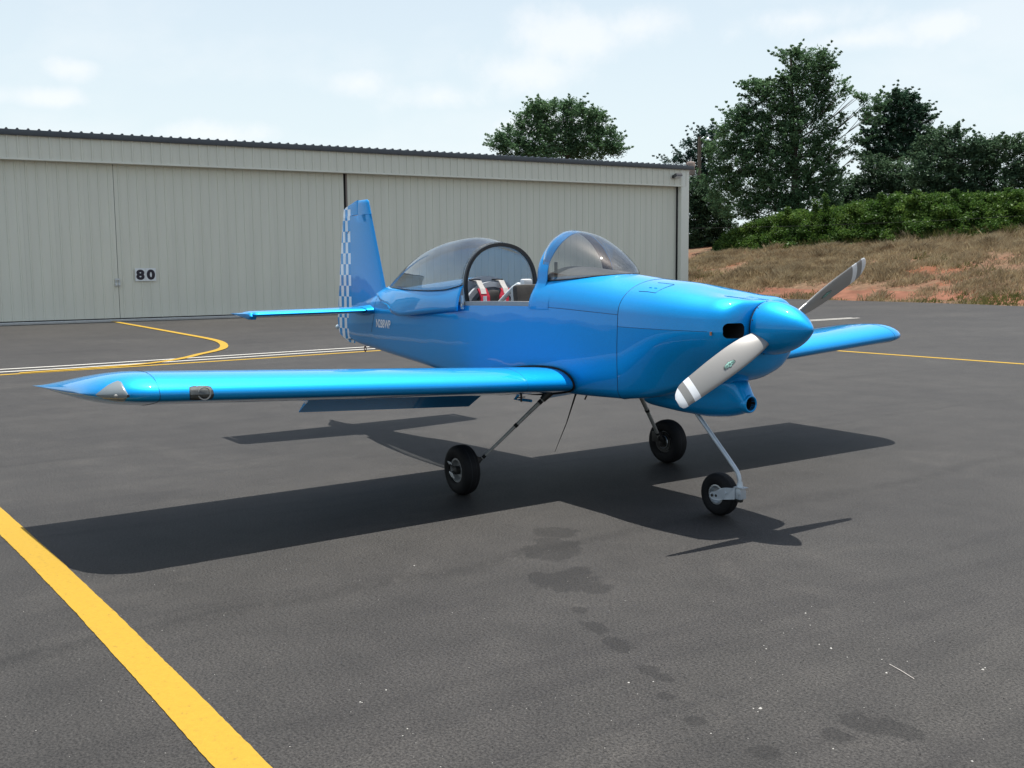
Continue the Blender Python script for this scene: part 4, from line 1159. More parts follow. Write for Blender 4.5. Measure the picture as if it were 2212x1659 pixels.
for x, g_ in ((1.835, 0.03), (1.862, 0.09), (1.885, 0.18), (1.903, 0.30), (1.917, 0.46), (1.926, 0.64), (1.932, 0.82), (1.935, 1.0)):
    s_ = interp((x-1.0)/0.86, [0, 0.3, 0.6, 0.85, 1.0], [0, 0.16, 0.50, 0.86, 1.0])
    cow.append(cowl_ring(s_, x, g_))
cow.append([Vector((1.933, p.y*0.8, ZC+0.01+(p.z-ZC-0.01)*0.8)) for p in cow[-1]])
v, f = loft(cow, True, True, True)
cowl = mesh('cowl', v, f, [BLUE, INNER], plane, True)
def cut(target, cutter):
    for o_ in (target, cutter):
        bm_ = bmesh.new(); bm_.from_mesh(o_.data); bmesh.ops.recalc_face_normals(bm_, faces=bm_.faces); bm_.to_mesh(o_.data); bm_.free()
    md = target.modifiers.new('cut', 'BOOLEAN'); md.operation = 'DIFFERENCE'; md.object = cutter; md.solver = 'EXACT'
    dg = bpy.context.evaluated_depsgraph_get(); dg.update()
    me = bpy.data.meshes.new_from_object(target.evaluated_get(dg))
    target.modifiers.clear(); old = target.data; target.data = me; bpy.data.meshes.remove(old)
    cm_ = cutter.data; bpy.data.objects.remove(cutter); bpy.data.meshes.remove(cm_)
for sgn in (-1, 1):
    bm = bmesh.new(); box_bm(bm, (1.86, sgn*0.262, 1.232), (0.30, 0.135, 0.092))
    es = [e for e in bm.edges if abs((e.verts[0].co-e.verts[1].co).x) > 0.2]
    bmesh.ops.bevel(bm, geom=es, offset=0.032, segments=5, affect='EDGES', profile=0.5)
    cu = from_bm('cutter', bm, [BLUE, INNER], None)
    cu.data.polygons.foreach_set('material_index', [1]*len(cu.data.polygons))
    cut(cowl, cu)
me = cowl.data
me.set_sharp_from_angle(angle=R(38))
# split into upper and lower cowl along the parting line
def split_cowl(o):
    bm = bmesh.new(); bm.from_mesh(o.data)
    bmesh.ops.bisect_plane(bm, geom=bm.verts[:]+bm.edges[:]+bm.faces[:], plane_co=(0, 0, 1.226), plane_no=(0, 0, 1))
    for nm, keep_up in (('upper_cowl', True), ('lower_cowl', False)):
        b2 = bm.copy()
        dele = [q for q in b2.faces if (q.calc_center_median().z > 1.226) != keep_up]
        bmesh.ops.delete(b2, geom=dele, context='FACES')
        m2 = bpy.data.meshes.new(nm); b2.to_mesh(m2); b2.free()
        m2.materials.append(BLUE); m2.materials.append(INNER)
        ob = bpy.data.objects.new(nm, m2); link(ob, plane)
    bm.free(); bpy.data.objects.remove(o)
split_cowl(cowl)
for sgn in (-1, 1):
    P = []
    for rg_ in cow[:-9]:
        side = [p for p in rg_ if p.y*sgn > 0.05]
        side.sort(key=lambda p: abs(p.z-1.226)); a, b = side[0], side[1]
        P.append(Vector((a.x, (a.y+b.y)/2*0+a.y + (b.y-a.y)*((1.226-a.z)/(b.z-a.z) if abs(b.z-a.z) > 1e-6 else 0), 1.226)))
    tube('panel_seam', P, 0.0014, SEAMB, plane, 5)
    box('cowl_clip', (P[-1].x+0.03, P[-1].y*0.995, 1.216), (0.012, 0.006, 0.022), ORANGE, plane)
# oil door (raised outline) on the upper cowl, right side
def cowl_pt(x, adeg):
    t = (x-1.0)/0.86; s_ = interp(t, [0, 0.3, 0.6, 0.85, 1.0], [0, 0.16, 0.50, 0.86, 1.0])
    best = None; rr = cowl_ring(s_, x)
    c = sorted([p for p in rr if p.y <= 0], key=lambda p: abs(math.degrees(math.atan2(p.z-ZC, -p.y))-adeg))
    a, b = c[0], c[1]; aa = math.degrees(math.atan2(a.z-ZC, -a.y)); ab = math.degrees(math.atan2(b.z-ZC, -b.y))
    k = (adeg-aa)/(ab-aa) if abs(ab-aa) > 1e-6 else 0
    p = a.lerp(b, k)
    bulge = 0.030*math.sin(math.pi*min(1, t))*max(0, math.cos(R(adeg-5)))**2
    if abs(p.y) > 0.02: p.y *= 1 + bulge/max(0.1, abs(p.y))
    return p
od = [(1.10, 40), (1.27, 38), (1.27, 52), (1.27, 62), (1.10, 62)]
P = [cowl_pt(x, a)*1.0 + Vector((0, -0.0005, 0.001)) for x, a in [(1.10, 38), (1.19, 38), (1.27, 37), (1.275, 44), (1.278, 50), (1.28, 56), (1.28, 62)]]
tube('oil_door_seam', P, 0.0018, SEAMB, plane, 5)
tube('oil_door_seam', [cowl_pt(x, 63) + Vector((0, 0, 0.001)) for x in (1.12, 1.2, 1.27)], 0.0014, SEAM, plane, 5)
for x in (1.16, 1.21):
    p = cowl_pt(x, 46); box('oil_door_latch', p, (0.022, 0.006, 0.006), BLUE, plane)

# ---- intake scoop below the cowl
sx = [0.945, 1.0, 1.12, 1.30, 1.46, 1.61, 1.73, 1.785, 1.815]
szb = [0.715, 0.672, 0.660, 0.648, 0.643, 0.655, 0.680, 0.700, 0.718]
szt = [0.78, 0.80, 0.83, 0.86, 0.92, 0.95, 0.930, 0.850, 0.802]
sw_ = [0.13, 0.16, 0.165, 0.15, 0.125, 0.095, 0.070, 0.062, 0.050]
rows = []
for x in list(np.linspace(0.945, 1.0, 4)) + list(np.linspace(1.03, 1.80, 28)) + [1.810, 1.815]:
    zb, zt, w = interp(x, sx, szb), interp(x, sx, szt), interp(x, sx, sw_)
    c = (zb+zt)/2; h = (zt-zb)/2; row = []
    for i in range(32):
        a = 2*math.pi*i/32; ca, sa = math.cos(a), math.sin(a)
        wid = w*(1 if sa < 0 else 1 + (0.7*sa if x < 1.6 else 0.7*sa*max(0, (1.79-x)/0.19)))
        row.append(Vector((x, wid*math.copysign(abs(ca)**0.85, ca), c + h*math.copysign(abs(sa)**0.9, sa))))
    rows.append(row)
v, f = loft(rows, True, True, True)
scoop = mesh('intake_scoop', v, f, [BLUE, INNER], plane, True)
vv, ff = revolve_vf([(0, 0.042), (0.25, 0.042)], (1.64, 0, 0.757), (1, 0, 0), 24, True)
cu = mesh('cutter', vv, ff, [BLUE, INNER], None, False); cu.data.polygons.foreach_set('material_index', [1]*len(cu.data.polygons))
cut(scoop, cu); scoop.data.set_sharp_from_angle(angle=R(35))
v, f = revolve_vf([(-0.02, 0.042), (0.012, 0.042), (0.018, 0.047), (0.014, 0.055), (0.0, 0.060), (-0.05, 0.062)], (1.804, 0, 0.757), (1, 0, 0), 28)
mesh('scoop_lip', v, f, BLUE, plane, True)
# small exhaust stub seen on the far side
tube('exhaust_stub', [(0.95, 0.30, 0.76), (0.90, 0.31, 0.69), (0.82, 0.31, 0.66)], 0.022, BRACKET, plane, 10)

# ---- spinner and propeller
SZ = 1.242
sprof = [(0.0, 0.150), (0.002, 0.163), (0.03, 0.1655), (0.07, 0.162), (0.12, 0.151), (0.17, 0.134), (0.21, 0.116), (0.25, 0.092), (0.28, 0.069), (0.305, 0.046), (0.322, 0.028), (0.333, 0.014), (0.3375, 0.0)]
spf = smooth_pts(sprof, 4)
spinner = revolve('spinner', spf, (1.948, 0, SZ), (1, 0, 0), BLUE, plane, 56, auto=50)
v, f = revolve_vf([(0, 0.158), (0.010, 0.158)], (1.938, 0, SZ), (1, 0, 0), 40, True); mesh('spinner_backplate', v, f, SEAM, plane, False)
for i in range(12):
    a = 2*math.pi*i/12 + 0.2
    p = Vector((1.962, math.cos(a)*0.1655, SZ + math.sin(a)*0.1655))
    bm = bmesh.new(); bmesh.ops.create_uvsphere(bm, u_segments=8, v_segments=5, radius=0.0045)
    for q in bm.verts: q.co += p
    from_bm('screw', bm, BRACKET, spinner, True)
PX = 2.021; TH = 0.438; PR = 0.915
def blade_stripe():
    m, nt, b = new_mat('striped_blade_paint'); L = nt.links.new
    tc = N(nt, 'ShaderNodeTexCoord'); sp_ = N(nt, 'ShaderNodeSeparateXYZ'); L(tc.outputs['Object'], sp_.inputs[0])
    # radius measured with slight curve across the chord
    cc = N(nt, 'ShaderNodeCombineXYZ'); L(sp_.outputs['Y'], cc.inputs[0]); L(sp_.outputs['Z'], cc.inputs[1])
    ln = N(nt, 'ShaderNodeVectorMath', operation='LENGTH'); L(cc.outputs[0], ln.inputs[0])
    r = N(nt, 'ShaderNodeValToRGB'); r.color_ramp.interpolation = 'CONSTANT'
    L(ln.outputs['Value'], r.inputs[0]); e = r.color_ramp.elements
    g = (0.25, 0.245, 0.23, 1); w = (0.80, 0.82, 0.83, 1)
    e[0].position = 0; e[0].color = g; e[1].position = 0.755; e[1].color = w
    q = e.new(0.808); q.color = g; q = e.new(0.862); q.color = w
    L(r.outputs[0], b.inputs['Base Color'])
    b.inputs['Roughness'].default_value = 0.34; b.inputs['Coat Weight'].default_value = 0.4; b.inputs['Coat Roughness'].default_value = 0.12; b.inputs['Metallic'].default_value = 0.1
    return m
STRIPE = blade_stripe()
def airfoil_pts(n=14, th=0.12, camber=0.03):
    up = []; lo = []
    for i in range(n+1):
        t = 0.5*(1-math.cos(math.pi*i/n))
        y = th/0.2*(0.2969*math.sqrt(t) - 0.126*t - 0.3516*t*t + 0.2843*t**3 - 0.1036*t**4)
        c = camber*4*t*(1-t)
        up.append((t, c+y)); lo.append((t, c-y))
    return up[::-1] + lo[1:-1]          # TE -> LE (upper) -> back along lower
def blade(sgn):
    """sgn=-1: right/low blade, +1: left/high blade"""
    root = bpy.data.objects.new('propeller_blade', None); root.location = (0, 0, 0)
    ax = Vector((0, sgn*math.cos(TH), sgn*math.sin(TH)))      # spanwise
    rotd = Vector((0, math.sin(TH), -math.cos(TH))) * (1 if sgn < 0 else -1)  # direction of travel (clockwise seen from the seat)
    fwd = Vector((1, 0, 0)); rows = []
    rad = list(np.linspace(0.10, 0.84, 20)) + [0.865, 0.885, 0.90, 0.909, 0.9145]
    for r_ in rad:
        ch = interp(r_, [0.1, 0.16, 0.25, 0.4, 0.55, 0.7, 0.8, 0.86, 0.90, 0.915], [0.11, 0.125, 0.148, 0.158, 0.155, 0.145, 0.136, 0.122, 0.09, 0.045])
        beta = R(interp(r_, [0.1, 0.25, 0.4, 0.6, 0.75, 0.915], [52, 44, 34, 26, 21.5, 18]))
        th = interp(r_, [0.1, 0.2, 0.4, 0.7, 0.915], [0.32, 0.22, 0.14, 0.10, 0.07])
        cd = rotd*math.cos(beta) + fwd*math.sin(beta)         # towards leading edge
        nn = fwd*math.cos(beta) - rotd*math.sin(beta)         # cambered face
        off = 0.42 + 0.12*max(0, (r_-0.84)/0.075)
        row = []
        for t, h in airfoil_pts(12, th, 0.035):
            row.append(Vector((PX, 0, SZ)) + ax*r_ + cd*(ch*(off - t)) + nn*(h*ch))
        rows.append(row)
    v, f = loft(rows, True, True, True)
    v = [Vector(p)-Vector((PX, 0, SZ)) for p in v]
    o = mesh('propeller_blade', v, f, STRIPE, plane, True, 50); o.location = (PX, 0, SZ)
    # decal
    r_ = 0.47; beta = R(interp(r_, [0.1, 0.25, 0.4, 0.6, 0.75, 0.915], [52, 44, 34, 26, 21.5, 18]))
    cd = rotd*math.cos(beta) + fwd*math.sin(beta); nn = fwd*math.cos(beta) - rotd*math.sin(beta)
    c0 = ax*r_ + nn*0.0165
    V = []; F = []
    # winged badge outline: two scalloped wings and a middle disc
    prof = [(-0.052, 0.004), (-0.046, 0.012), (-0.034, 0.010), (-0.026, 0.015), (-0.014, 0.012), (-0.009, 0.018), (0.0, 0.021), (0.009, 0.018), (0.014, 0.012), (0.026, 0.015), (0.034, 0.010), (0.046, 0.012), (0.052, 0.004),
            (0.046, -0.006), (0.032, -0.008), (0.022, -0.012), (0.010, -0.010), (0.0, -0.018), (-0.010, -0.010), (-0.022, -0.012), (-0.032, -0.008), (-0.046, -0.006)]
    for k, (mat_, z_, sc) in enumerate(((plain('badge_outline', (0.06, 0.07, 0.07), 0.5), 0.0, 1.0), (plain('badge_teal', (0.22, 0.42, 0.36), 0.5), 0.0008, 0.86))):
        vv = [c0 + ax*(-a*sc) + cd*(b_*sc) + nn*(z_ + 0.001 - 9.0*(b_*sc)**2*0.4) for a, b_ in prof] + [c0 + nn*(z_+0.0022)]
        m_ = len(prof); ff = [(i, (i+1) % m_, m_) for i in range(m_)]
        mesh('badge', vv, ff, mat_, o, False)
    # letters suggested on the badge: vertical strokes
    vv = []; ff = []
    for a in (-0.040, -0.033, -0.026, -0.019, 0.019, 0.026, 0.033, 0.040, -0.006, 0.0, 0.006):
        for (da, b0, b1) in ((0.0012, -0.004, 0.007),):
            i = len(vv)
            for q, bq in ((-da, b0), (da, b0), (da, b1), (-da, b1)): vv.append(c0 + ax*(-(a+q)) + cd*bq + nn*0.0036)
            ff.append((i, i+1, i+2, i+3))
    mesh('badge_lettering', vv, ff, BRACKET, o, False)
    return o
blade(-1); blade(1)

# ---- wings
def naca(n=22):
    # NACA 23013.5
    up = []; lo = []
    for i in range(n+1):
        t = 0.5*(1-math.cos(math.pi*i/n)); th = 0.135
        y = th/0.2*(0.2969*math.sqrt(t) - 0.126*t - 0.3516*t*t + 0.2843*t**3 - 0.1015*t**4)
        m_, k1 = 0.2025, 15.957
        c = k1/6*(t**3 - 3*m_*t*t + m_*m_*(3-m_)*t) if t < m_ else k1*m_**3/6*(1-t)
        up.append((t, c+y)); lo.append((t, c-y))
    return up[::-1] + lo[1:]
AF = naca()
XLE, ZW, CH, DIH, ZTE = 0.5395, 0.794, 1.4776, math.tan(0.0567), -0.0669
def wing_pt(y, t, h, sgn, ex=0.0, tk=1.0, le=0.0):
    """t chord fraction, h height fraction"""
    ay = abs(y); ch = CH - le
    x = XLE - le - ch*t
    z = ZW + (ay-0.46)*DIH + ZTE*(le + ch*t)/CH + h*CH*tk + 0.0025*sgn*ay
    return Vector((x, sgn*ay, z))
def wing(sgn):
    rows = []
    ys = list(np.linspace(0.36, 3.28, 22))
    for y in ys: rows.append([wing_pt(y, t, h, sgn) for t, h in AF])
    for u in (0.10, 0.22, 0.36, 0.5, 0.64, 0.76, 0.86, 0.93, 0.975, 0.997):
        y = 3.28 + 0.335*u
        le = 0.46*(1-math.sqrt(1-u*u*0.97)) ; tk = (1-u**2.2)**0.62 if u < 0.997 else 0.04
        row = []
        for t, h in AF:
            yy = y + 0.05*t*u; p = wing_pt(yy, t, h*1.0, sgn, 0, tk, le)
            row.append(p)
        rows.append(row)
    v, f = loft(rows, True, False, True)
    w_ = mesh('wing', v, f, BLUE, plane, True, 50)
    # wing root seal
    P = [wing_pt(0.405, t, h, sgn) + Vector((0, 0, 0.002 if h > 0.03 else -0.002)) for t, h in AF]
    c = wing_pt(0.405, 0.4, 0.0, sgn)
    P = [p + (p-c).normalized()*0.002 for p in P if p.x > -0.35]
    tube('root_seal', P, 0.0085, RUBBER, w_, 8)
    # tip cap joint, aileron and flap gaps
    for y in (3.28, 0.80 if sgn < 0 else 0.80):
        P = [wing_pt(y, t, h, sgn) + Vector((0, 0, 0.0005 if h > 0.03 else -0.0005)) for t, h in AF]
        tube('skin_joint', P, 0.0015 if y > 1 else 0.0008, SEAM, w_, 4)
    # aileron / flap hinge gap on the upper skin
    hu = [h for t, h in AF[:len(AF)//2+1]]; tu = [t for t, h in AF[:len(AF)//2+1]]
    def hup(t): return float(np.interp(t, tu[::-1], hu[::-1]))
    tube('aileron_gap', [wing_pt(y, 0.79, hup(0.79), sgn) + Vector((0, 0, 0.0008)) for y in np.linspace(1.9, 3.26, 6)], 0.003, SEAM, w_, 4)
    # flap, lowered
    F0 = []
    for y in np.linspace(0.392, 1.875, 5):
        lo = wing_pt(y, 0.775, -0.030, sgn); dz = (y-0.46)*DIH
        a = R(-33)
        row = []
        for t, h in [(0, 0.010), (0.02, 0.030), (0.10, 0.038), (1, 0.003), (1, -0.003), (0.1, -0.024), (0.02, -0.014)]:
            cx = 0.345*t; row.append(Vector((lo.x+0.03 - cx*math.cos(a) - h*0.0 + h*math.sin(a)*0.0, lo.y, lo.z - 0.005 + cx*math.sin(a) + h)))
        F0.append(row)
    v, f = loft(F0, True, True, True)
    mesh('flap', v, f, BLUE, plane, True, 30)
    # fuel drain and tie-down under the wing
    if sgn < 0:
        tube('fuel_drain', [(0.20, -0.62, 0.715), (0.20, -0.62, 0.660)], [0.008, 0.006], BRACKET, w_, 8)
        tube('fuel_drain', [(0.20, -0.585, 0.693), (0.20, -0.655, 0.693)], 0.004, BRACKET, w_, 6)
    return w_
wr = wing(-1); wlft = wing(1)
# aft belly fairing where flap meets fuselage handled by fuselage bottom
# boarding step (blue) under the right root
st = []
tube('boarding_step', [(-0.10, -0.40, 0.705), (-0.12, -0.45, 0.632), (-0.10, -0.40, 0.628), (0.0, -0.385, 0.628)], [0.012, 0.012, 0.012, 0.011], BLUE, plane, 8)

def le_patch(name, y0, y1, t_up, t_lo, mat, lift, parent, sgn=-1, rnd=True, capf=None):
    """patch over the wing's leading edge between chord fraction t_up (upper) and t_lo (lower)"""
    idx = []
    n = len(AF)//2
    seq = []
    def at_s(s_):   # s from -1 (upper t_up) .. 0 LE .. +1 (lower t_lo)
        t = (t_up if s_ < 0 else t_lo)*abs(s_)**2
        if s_ < 0:
            h = float(np.interp(t, [q[0] for q in AF[:n+1]][::-1], [q[1] for q in AF[:n+1]][::-1]))
        else:
            h = float(np.interp(t, [q[0] for q in AF[n:]], [q[1] for q in AF[n:]]))
        return t, h
    rows = []; A_, B_ = 14, 14
    for i in range(A_+1):
        u = -1 + 2*i/A_
        row = []
        for j in range(B_+1):
            s_ = -1 + 2*j/B_
            uu, ss = (u, s_)
            if rnd:      # squircle mapping of the square for rounded corners
                k = 0.22; uu = u*math.sqrt(max(0, 1-k*s_*s_)); ss = s_*math.sqrt(max(0, 1-k*u*u))
            yy = (y0+y1)/2 + (y1-y0)/2*uu
            t, h = at_s(ss)
            p = wing_pt(yy, t, h, sgn); c = wing_pt(yy, 0.10, 0.01, sgn)
            p = p + (p-c).normalized()*lift
            row.append(p)
        rows.append(row)
    v, f = loft(rows, False)
    return mesh(name, v, f, mat, parent, True)
LENSBG = plain('landing_light_bay', (0.045, 0.048, 0.045), 0.5, var=0.6, scale=25)
ll = le_patch('landing_light', 2.985, 3.115, 0.020, 0.020, LENSBG, 0.0015, wr)
le_patch('lens_cover', 2.985, 3.115, 0.020, 0.020, CLEAR, 0.005, ll)
le_patch('light_rim', 2.981, 3.119, 0.0225, 0.0225, SEAM, 0.0006, ll)
c = wing_pt(3.05, 0.0, 0.0, -1)
v, f = revolve_vf([(0.003, 0.030), (0.006, 0.034), (0.0035, 0.038)], c + Vector((-0.004, 0.015, 0.004)), (1, -0.1, 0.1), 20); mesh('lamp_reflector', v, f, LEGM, ll, True)

# wing tip position light: clear wedge cover on the tip corner
def tip_light(sgn, parent):
    rows = []
    n = len(AF)//2
    for u in np.linspace(0.46, 0.86, 14):
        y = 3.28 + 0.335*u
        le = 0.46*(1-math.sqrt(1-u*u*0.97)); tk = (1-u**2.2)**0.62
        q_ = (u-0.46)/0.40; m_ = min(1, (q_/0.10)**0.5)*(max(0, 1-q_*q_))**0.75
        row = []
        for j in range(9):
            s_ = (-1 + 2*j/8)*m_
            t = (0.075 if s_ < 0 else 0.060)*abs(s_)**1.8
            if s_ < 0: h = float(np.interp(t, [q[0] for q in AF[:n+1]][::-1], [q[1] for q in AF[:n+1]][::-1]))
            else: h = float(np.interp(t, [q[0] for q in AF[n:]], [q[1] for q in AF[n:]]))
            p = wing_pt(y + 0.05*t*u, t, h, sgn, 0, tk, le); c = wing_pt(y-0.05, 0.12, 0.0, sgn, 0, tk, le)
            row.append(p + (p-c).normalized()*0.004)
        rows.append(row)
    v, f = loft(rows, False)
    o = mesh('position_light', v, f, plain('frosted_lens', (0.17, 0.20, 0.21), 0.3, coat=0.8), parent, True)
    p = wing_pt(3.50, 0.0, 0.0, sgn, 0, 0.8, 0.05)
    v, f = revolve_vf([(0, 0.0), (0.002, 0.010), (0.006, 0.009), (0.008, 0.0)], p + Vector((0.002, sgn*0.002, 0.0)), (0.9, sgn*0.4, 0), 14); mesh('bulb', v, f, LEGM, o, True)
    box('strobe', wing_pt(3.445, 0.0, 0.0, sgn, 0, 0.8, 0.02) + Vector((0.001, 0, 0)), (0.010, 0.012, 0.014), BRACKET, o)
tip_light(-1, wr)

# ---- tail surfaces
def sym(n=14, th=0.10):
    up = []; lo = []
    for i in range(n+1):
        t = 0.5*(1-math.cos(math.pi*i/n))
        y = th/0.2*(0.2969*math.sqrt(t) - 0.126*t - 0.3516*t*t + 0.2843*t**3 - 0.1036*t**4)
        up.append((t, y)); lo.append((t, -y))
    return up[::-1] + lo[1:]
SY = sym()
_tm = max(t for t, y in SY if t <= 0.70)
ST = [(t/_tm, y) for t, y in SY if t <= 0.70]      # section cut at the hinge line
HSY = 1.324; ZH = 1.215
for sgn in (-1, 1):
    rows = []
    def hs_row(y, le, te, th, inb=0.0):
        return [Vector((le + (te-le)*t, sgn*y, ZH - 0.012*(y/HSY) + h*th)) for t, h in ST]
    for y in list(np.linspace(0.06, 1.25, 12)) + [1.275, 1.295, 1.308]:
        k = 1 if y <= 1.25 else max(0.15, math.sqrt(max(0, 1-((y-1.25)/0.06)**2)))
        le = lin(y, [0.06, 1.25], [-3.02, -3.165]) - (0 if y <= 1.25 else (1-k)*0.06)
        rows.append(hs_row(y, le, -3.475, 0.62*k))
    v, f = loft(rows, True, False, True)
    hs = mesh('tailplane', v, f, BLUE, plane, True, 50)
    rows = []
    dr = R(-6)
    def elev_row(y, le, te, th, s_=1):
        pts_ = []
        for t, h in [(1, 0.002), (0.5, 0.012), (0.12, 0.021), (0.03, 0.017), (0, 0.0), (0.03, -0.017), (0.12, -0.021), (0.5, -0.012), (1, -0.002)]:
            x = le + (te-le)*t; z = h*th
            dx = x+3.47
            pts_.append(Vector((-3.47 + dx*math.cos(dr) + 0*z, sgn*y, ZH - 0.012*(y/HSY) + z + dx*math.sin(-dr)*0.35)))
        return pts_
    for y in [0.07, 0.5, 1.0, 1.21]: rows.append(elev_row(y, -3.462, -3.71, 1.0))
    for y in [1.212, 1.25]: rows.append(elev_row(y, -3.462, -3.712, 1.0))
    v, f = loft(rows, True, True, True)
    el = mesh('elevator', v, f, BLUE, plane, True, 40)
    # counterbalance horn at the tip
    rows = []
    for y, k in ((1.312, 0.8), (1.316, 1.0), (1.352, 1.0), (1.368, 0.85), (1.378, 0.5)):
        r_ = []
        for t, h in [(1, 0.002), (0.72, 0.010), (0.45, 0.020), (0.2, 0.030), (0.05, 0.026), (0, 0.0), (0.05, -0.03), (0.2, -0.036), (0.45, -0.026), (0.72, -0.014), (1, -0.004)]:
            r_.append(Vector((-3.20 - 0.516*t - 0.02*(1-k), sgn*(y-0.05), ZH-0.014 + h*1.15*k - 0.012*(1-t))))
        rows.append(r_)
    v, f = loft(rows, True, True, True)
    mesh('elevator_horn', v, f, BLUE, el, True, 40)
    # root fairing
    rows = []
    for i, (g_, yy) in enumerate(((1.0, 0.20), (1.25, 0.15), (1.8, 0.10), (2.6, 0.06))):
        rows.append([Vector((-3.235 + (x_-(-3.235))*(1+0.05*i), sgn*yy, ZH + (z_-ZH)*g_)) for x_, z_ in [(p.x, p.z) for p in hs_row(0.2, -3.01, -3.455, 0.66)]])
    v, f = loft(rows, True); mesh('tail_fairing', v, f, BLUE, plane, True)
# fin
rows = []
for z in sorted(list(np.linspace(1.24, 2.27, 12)) + [2.169, 2.171]) + [2.29, 2.305, 2.316, 2.322]:
    k = 1 if z <= 2.27 else math.sqrt(max(0.02, 1-((z-2.27)/0.053)**2))
    le = lin(z, [1.24, 1.405, 2.27], [-2.90, -2.975, -3.298]) - (0 if z <= 2.27 else (1-k)*0.06)
    te = -3.710 if z < 2.17 else -3.525
    if 2.16 < z < 2.18: pass
    th = lin(z, [1.3, 2.27], [0.62, 0.42])*k*1.1
    rows.append([Vector((le + (te-le)*t, h*th, z)) for t, h in ST])
v, f = loft(rows, True, False, True)
fin = mesh('fin', v, f, BLUE, plane, True, 45)
# fin leading edge fairing crease
# rudder
rows = []
def rud_x(z):
    te = interp(z, [0.845, 0.86, 0.90, 0.95, 1.07, 1.25, 2.24, 2.30], [-3.80, -3.87, -3.99, -4.075, -4.100, -4.072, -3.885, -3.86])
    le = -3.698 if z < 2.175 else -3.535
    return le, te
zz = [0.847, 0.856, 0.875, 0.90, 0.93, 0.97, 1.02, 1.1, 1.2, 1.4, 1.6, 1.8, 2.0, 2.10, 2.172, 2.178, 2.22, 2.25]
for z in zz:
    le, te = rud_x(z); th = lin(z, [0.9, 2.2], [0.022, 0.0155])
    if z < 0.95: th *= max(0.2, (z-0.84)/0.11)
    rows.append([Vector((le + (te-le)*t, h*th, z)) for t, h in [(1, 0.06), (0.5, 0.5), (0.12, 1.0), (0.03, 0.8), (0, 0), (0.03, -0.8), (0.12, -1.0), (0.5, -0.5), (1, -0.06)]])
# rounded sloping cap
for dz, k in ((0.275, 0.9), (0.292, 0.6)):
    z = 2.0+dz; le, te = -3.545, -3.875 + (0.03 if dz > 0.28 else 0)
    rows.append([Vector((le + (te-le)*t, h*0.0150*k, z + 0.035*(1-t) - 0.03*t)) for t, h in [(1, 0.06), (0.5, 0.5), (0.12, 1.0), (0.03, 0.8), (0, 0), (0.03, -0.8), (0.12, -1.0), (0.5, -0.5), (1, -0.06)]])
v, f = loft(rows, True, True, True)
rud = mesh('rudder', v, f, CHECK, plane, True, 40)
bm = bmesh.new(); bmesh.ops.create_uvsphere(bm, u_segments=16, v_segments=10, radius=0.026)
for q in bm.verts: q.co = Vector((-4.105 + q.co.x*1.3, q.co.y, 1.0 + q.co.z))
from_bm('tail_light', bm, plain('tail_lens', (0.45, 0.55, 0.60), 0.15, coat=1.0), rud, True)
tube('trim_rod', [(-3.745, -0.02, 2.02), (-3.75, -0.03, 1.99)], 0.003, BRACKET, rud, 5)
box('rudder_horn', (-3.78, -0.03, 0.885), (0.05, 0.04, 0.012), ALU, rud)
# tie down ring under tail
tr_ = []
for i in range(17):
    a = 2*math.pi*i/16; tr_.append((-3.47 + 0.010*math.cos(a)*1.4, 0.0 + 0.004*math.cos(a), 0.797 + 0.024*math.sin(a)))
tube('tie_down_ring', tr_, 0.0055, plain('dark_red_ring', (0.10, 0.015, 0.02), 0.5), plane, 6)

# registration
reg = text_mesh('registration', 'N288WP', 0.118, DECAL, plane, 0.0005, 0.0030, 1.0)
w_ = max(q.co.x for q in reg.data.vertices); h_ = max(q.co.y for q in reg.data.vertices)
for q in reg.data.vertices:
    x_, y_, z_ = q.co; X = -2.925 + x_/w_*0.385; Z = 1.052 + y_/h_*0.082 
    t = max(0, min(1, (Z - f_zb(X) - 0.07)/(f_zs(X)-f_zb(X)-0.07)))
    q.co = (X, -(f_w(X) + 0.008*math.sin(math.pi*t)) - 0.0025 - (0.0008 if z_ > 0 else 0), Z + 0.0*x_)

# ---- landing gear
def wheel(c, r, w, rim_r, name_, sgn, parent, steer=0.0, shiny=ALU):
    root = bpy.data.objects.new(name_, None); root.location = c; root.rotation_euler = (0, 0, steer); link(root, parent)
    h = w/2
    prof = [(-h*0.62, rim_r), (-h*0.86, rim_r*1.06), (-h, rim_r + (r-rim_r)*0.42), (-h*0.94, rim_r + (r-rim_r)*0.70), (-h*0.72, r*0.955), (-h*0.40, r*0.99), (0, r), (h*0.40, r*0.99), (h*0.72, r*0.955), (h*0.94, rim_r + (r-rim_r)*0.70), (h, rim_r + (r-rim_r)*0.42), (h*0.86, rim_r*1.06), (h*0.62, rim_r)]
    v, f = revolve_vf(smooth_pts(prof, 3), (0, 0, 0), (0, 1, 0), 44); mesh('tyre', v, f, RUBBER, root, True)
    # tread grooves
    V, F = merge([revolve_vf([(g_-0.002, r*0.992), (g_, r*1.0015), (g_+0.002, r*0.992)], (0, 0, 0), (0, 1, 0), 44) for g_ in (-h*0.3, 0, h*0.3)])
    mesh('tread_groove', V, F, SEAM, root, True)
    prof = [(h*0.60, rim_r*1.02), (h*0.72, rim_r*1.0), (h*0.74, rim_r*0.86), (h*0.55, rim_r*0.80), (h*0.25, rim_r*0.66), (h*0.20, rim_r*0.40), (h*0.42, rim_r*0.34), (h*0.46, 0.0)]
    for s_ in (-1, 1):
        v, f = revolve_vf([(a*s_, b_) for a, b_ in prof], (0, 0, 0), (0, 1, 0), 36); mesh('rim', v, f, shiny, root, True, 30)
    return root
TK = 1.006
RIMG = plain('grey_wheel_paint', (0.24, 0.245, 0.245), 0.5, metal=0.3, var=0.15, scale=20)
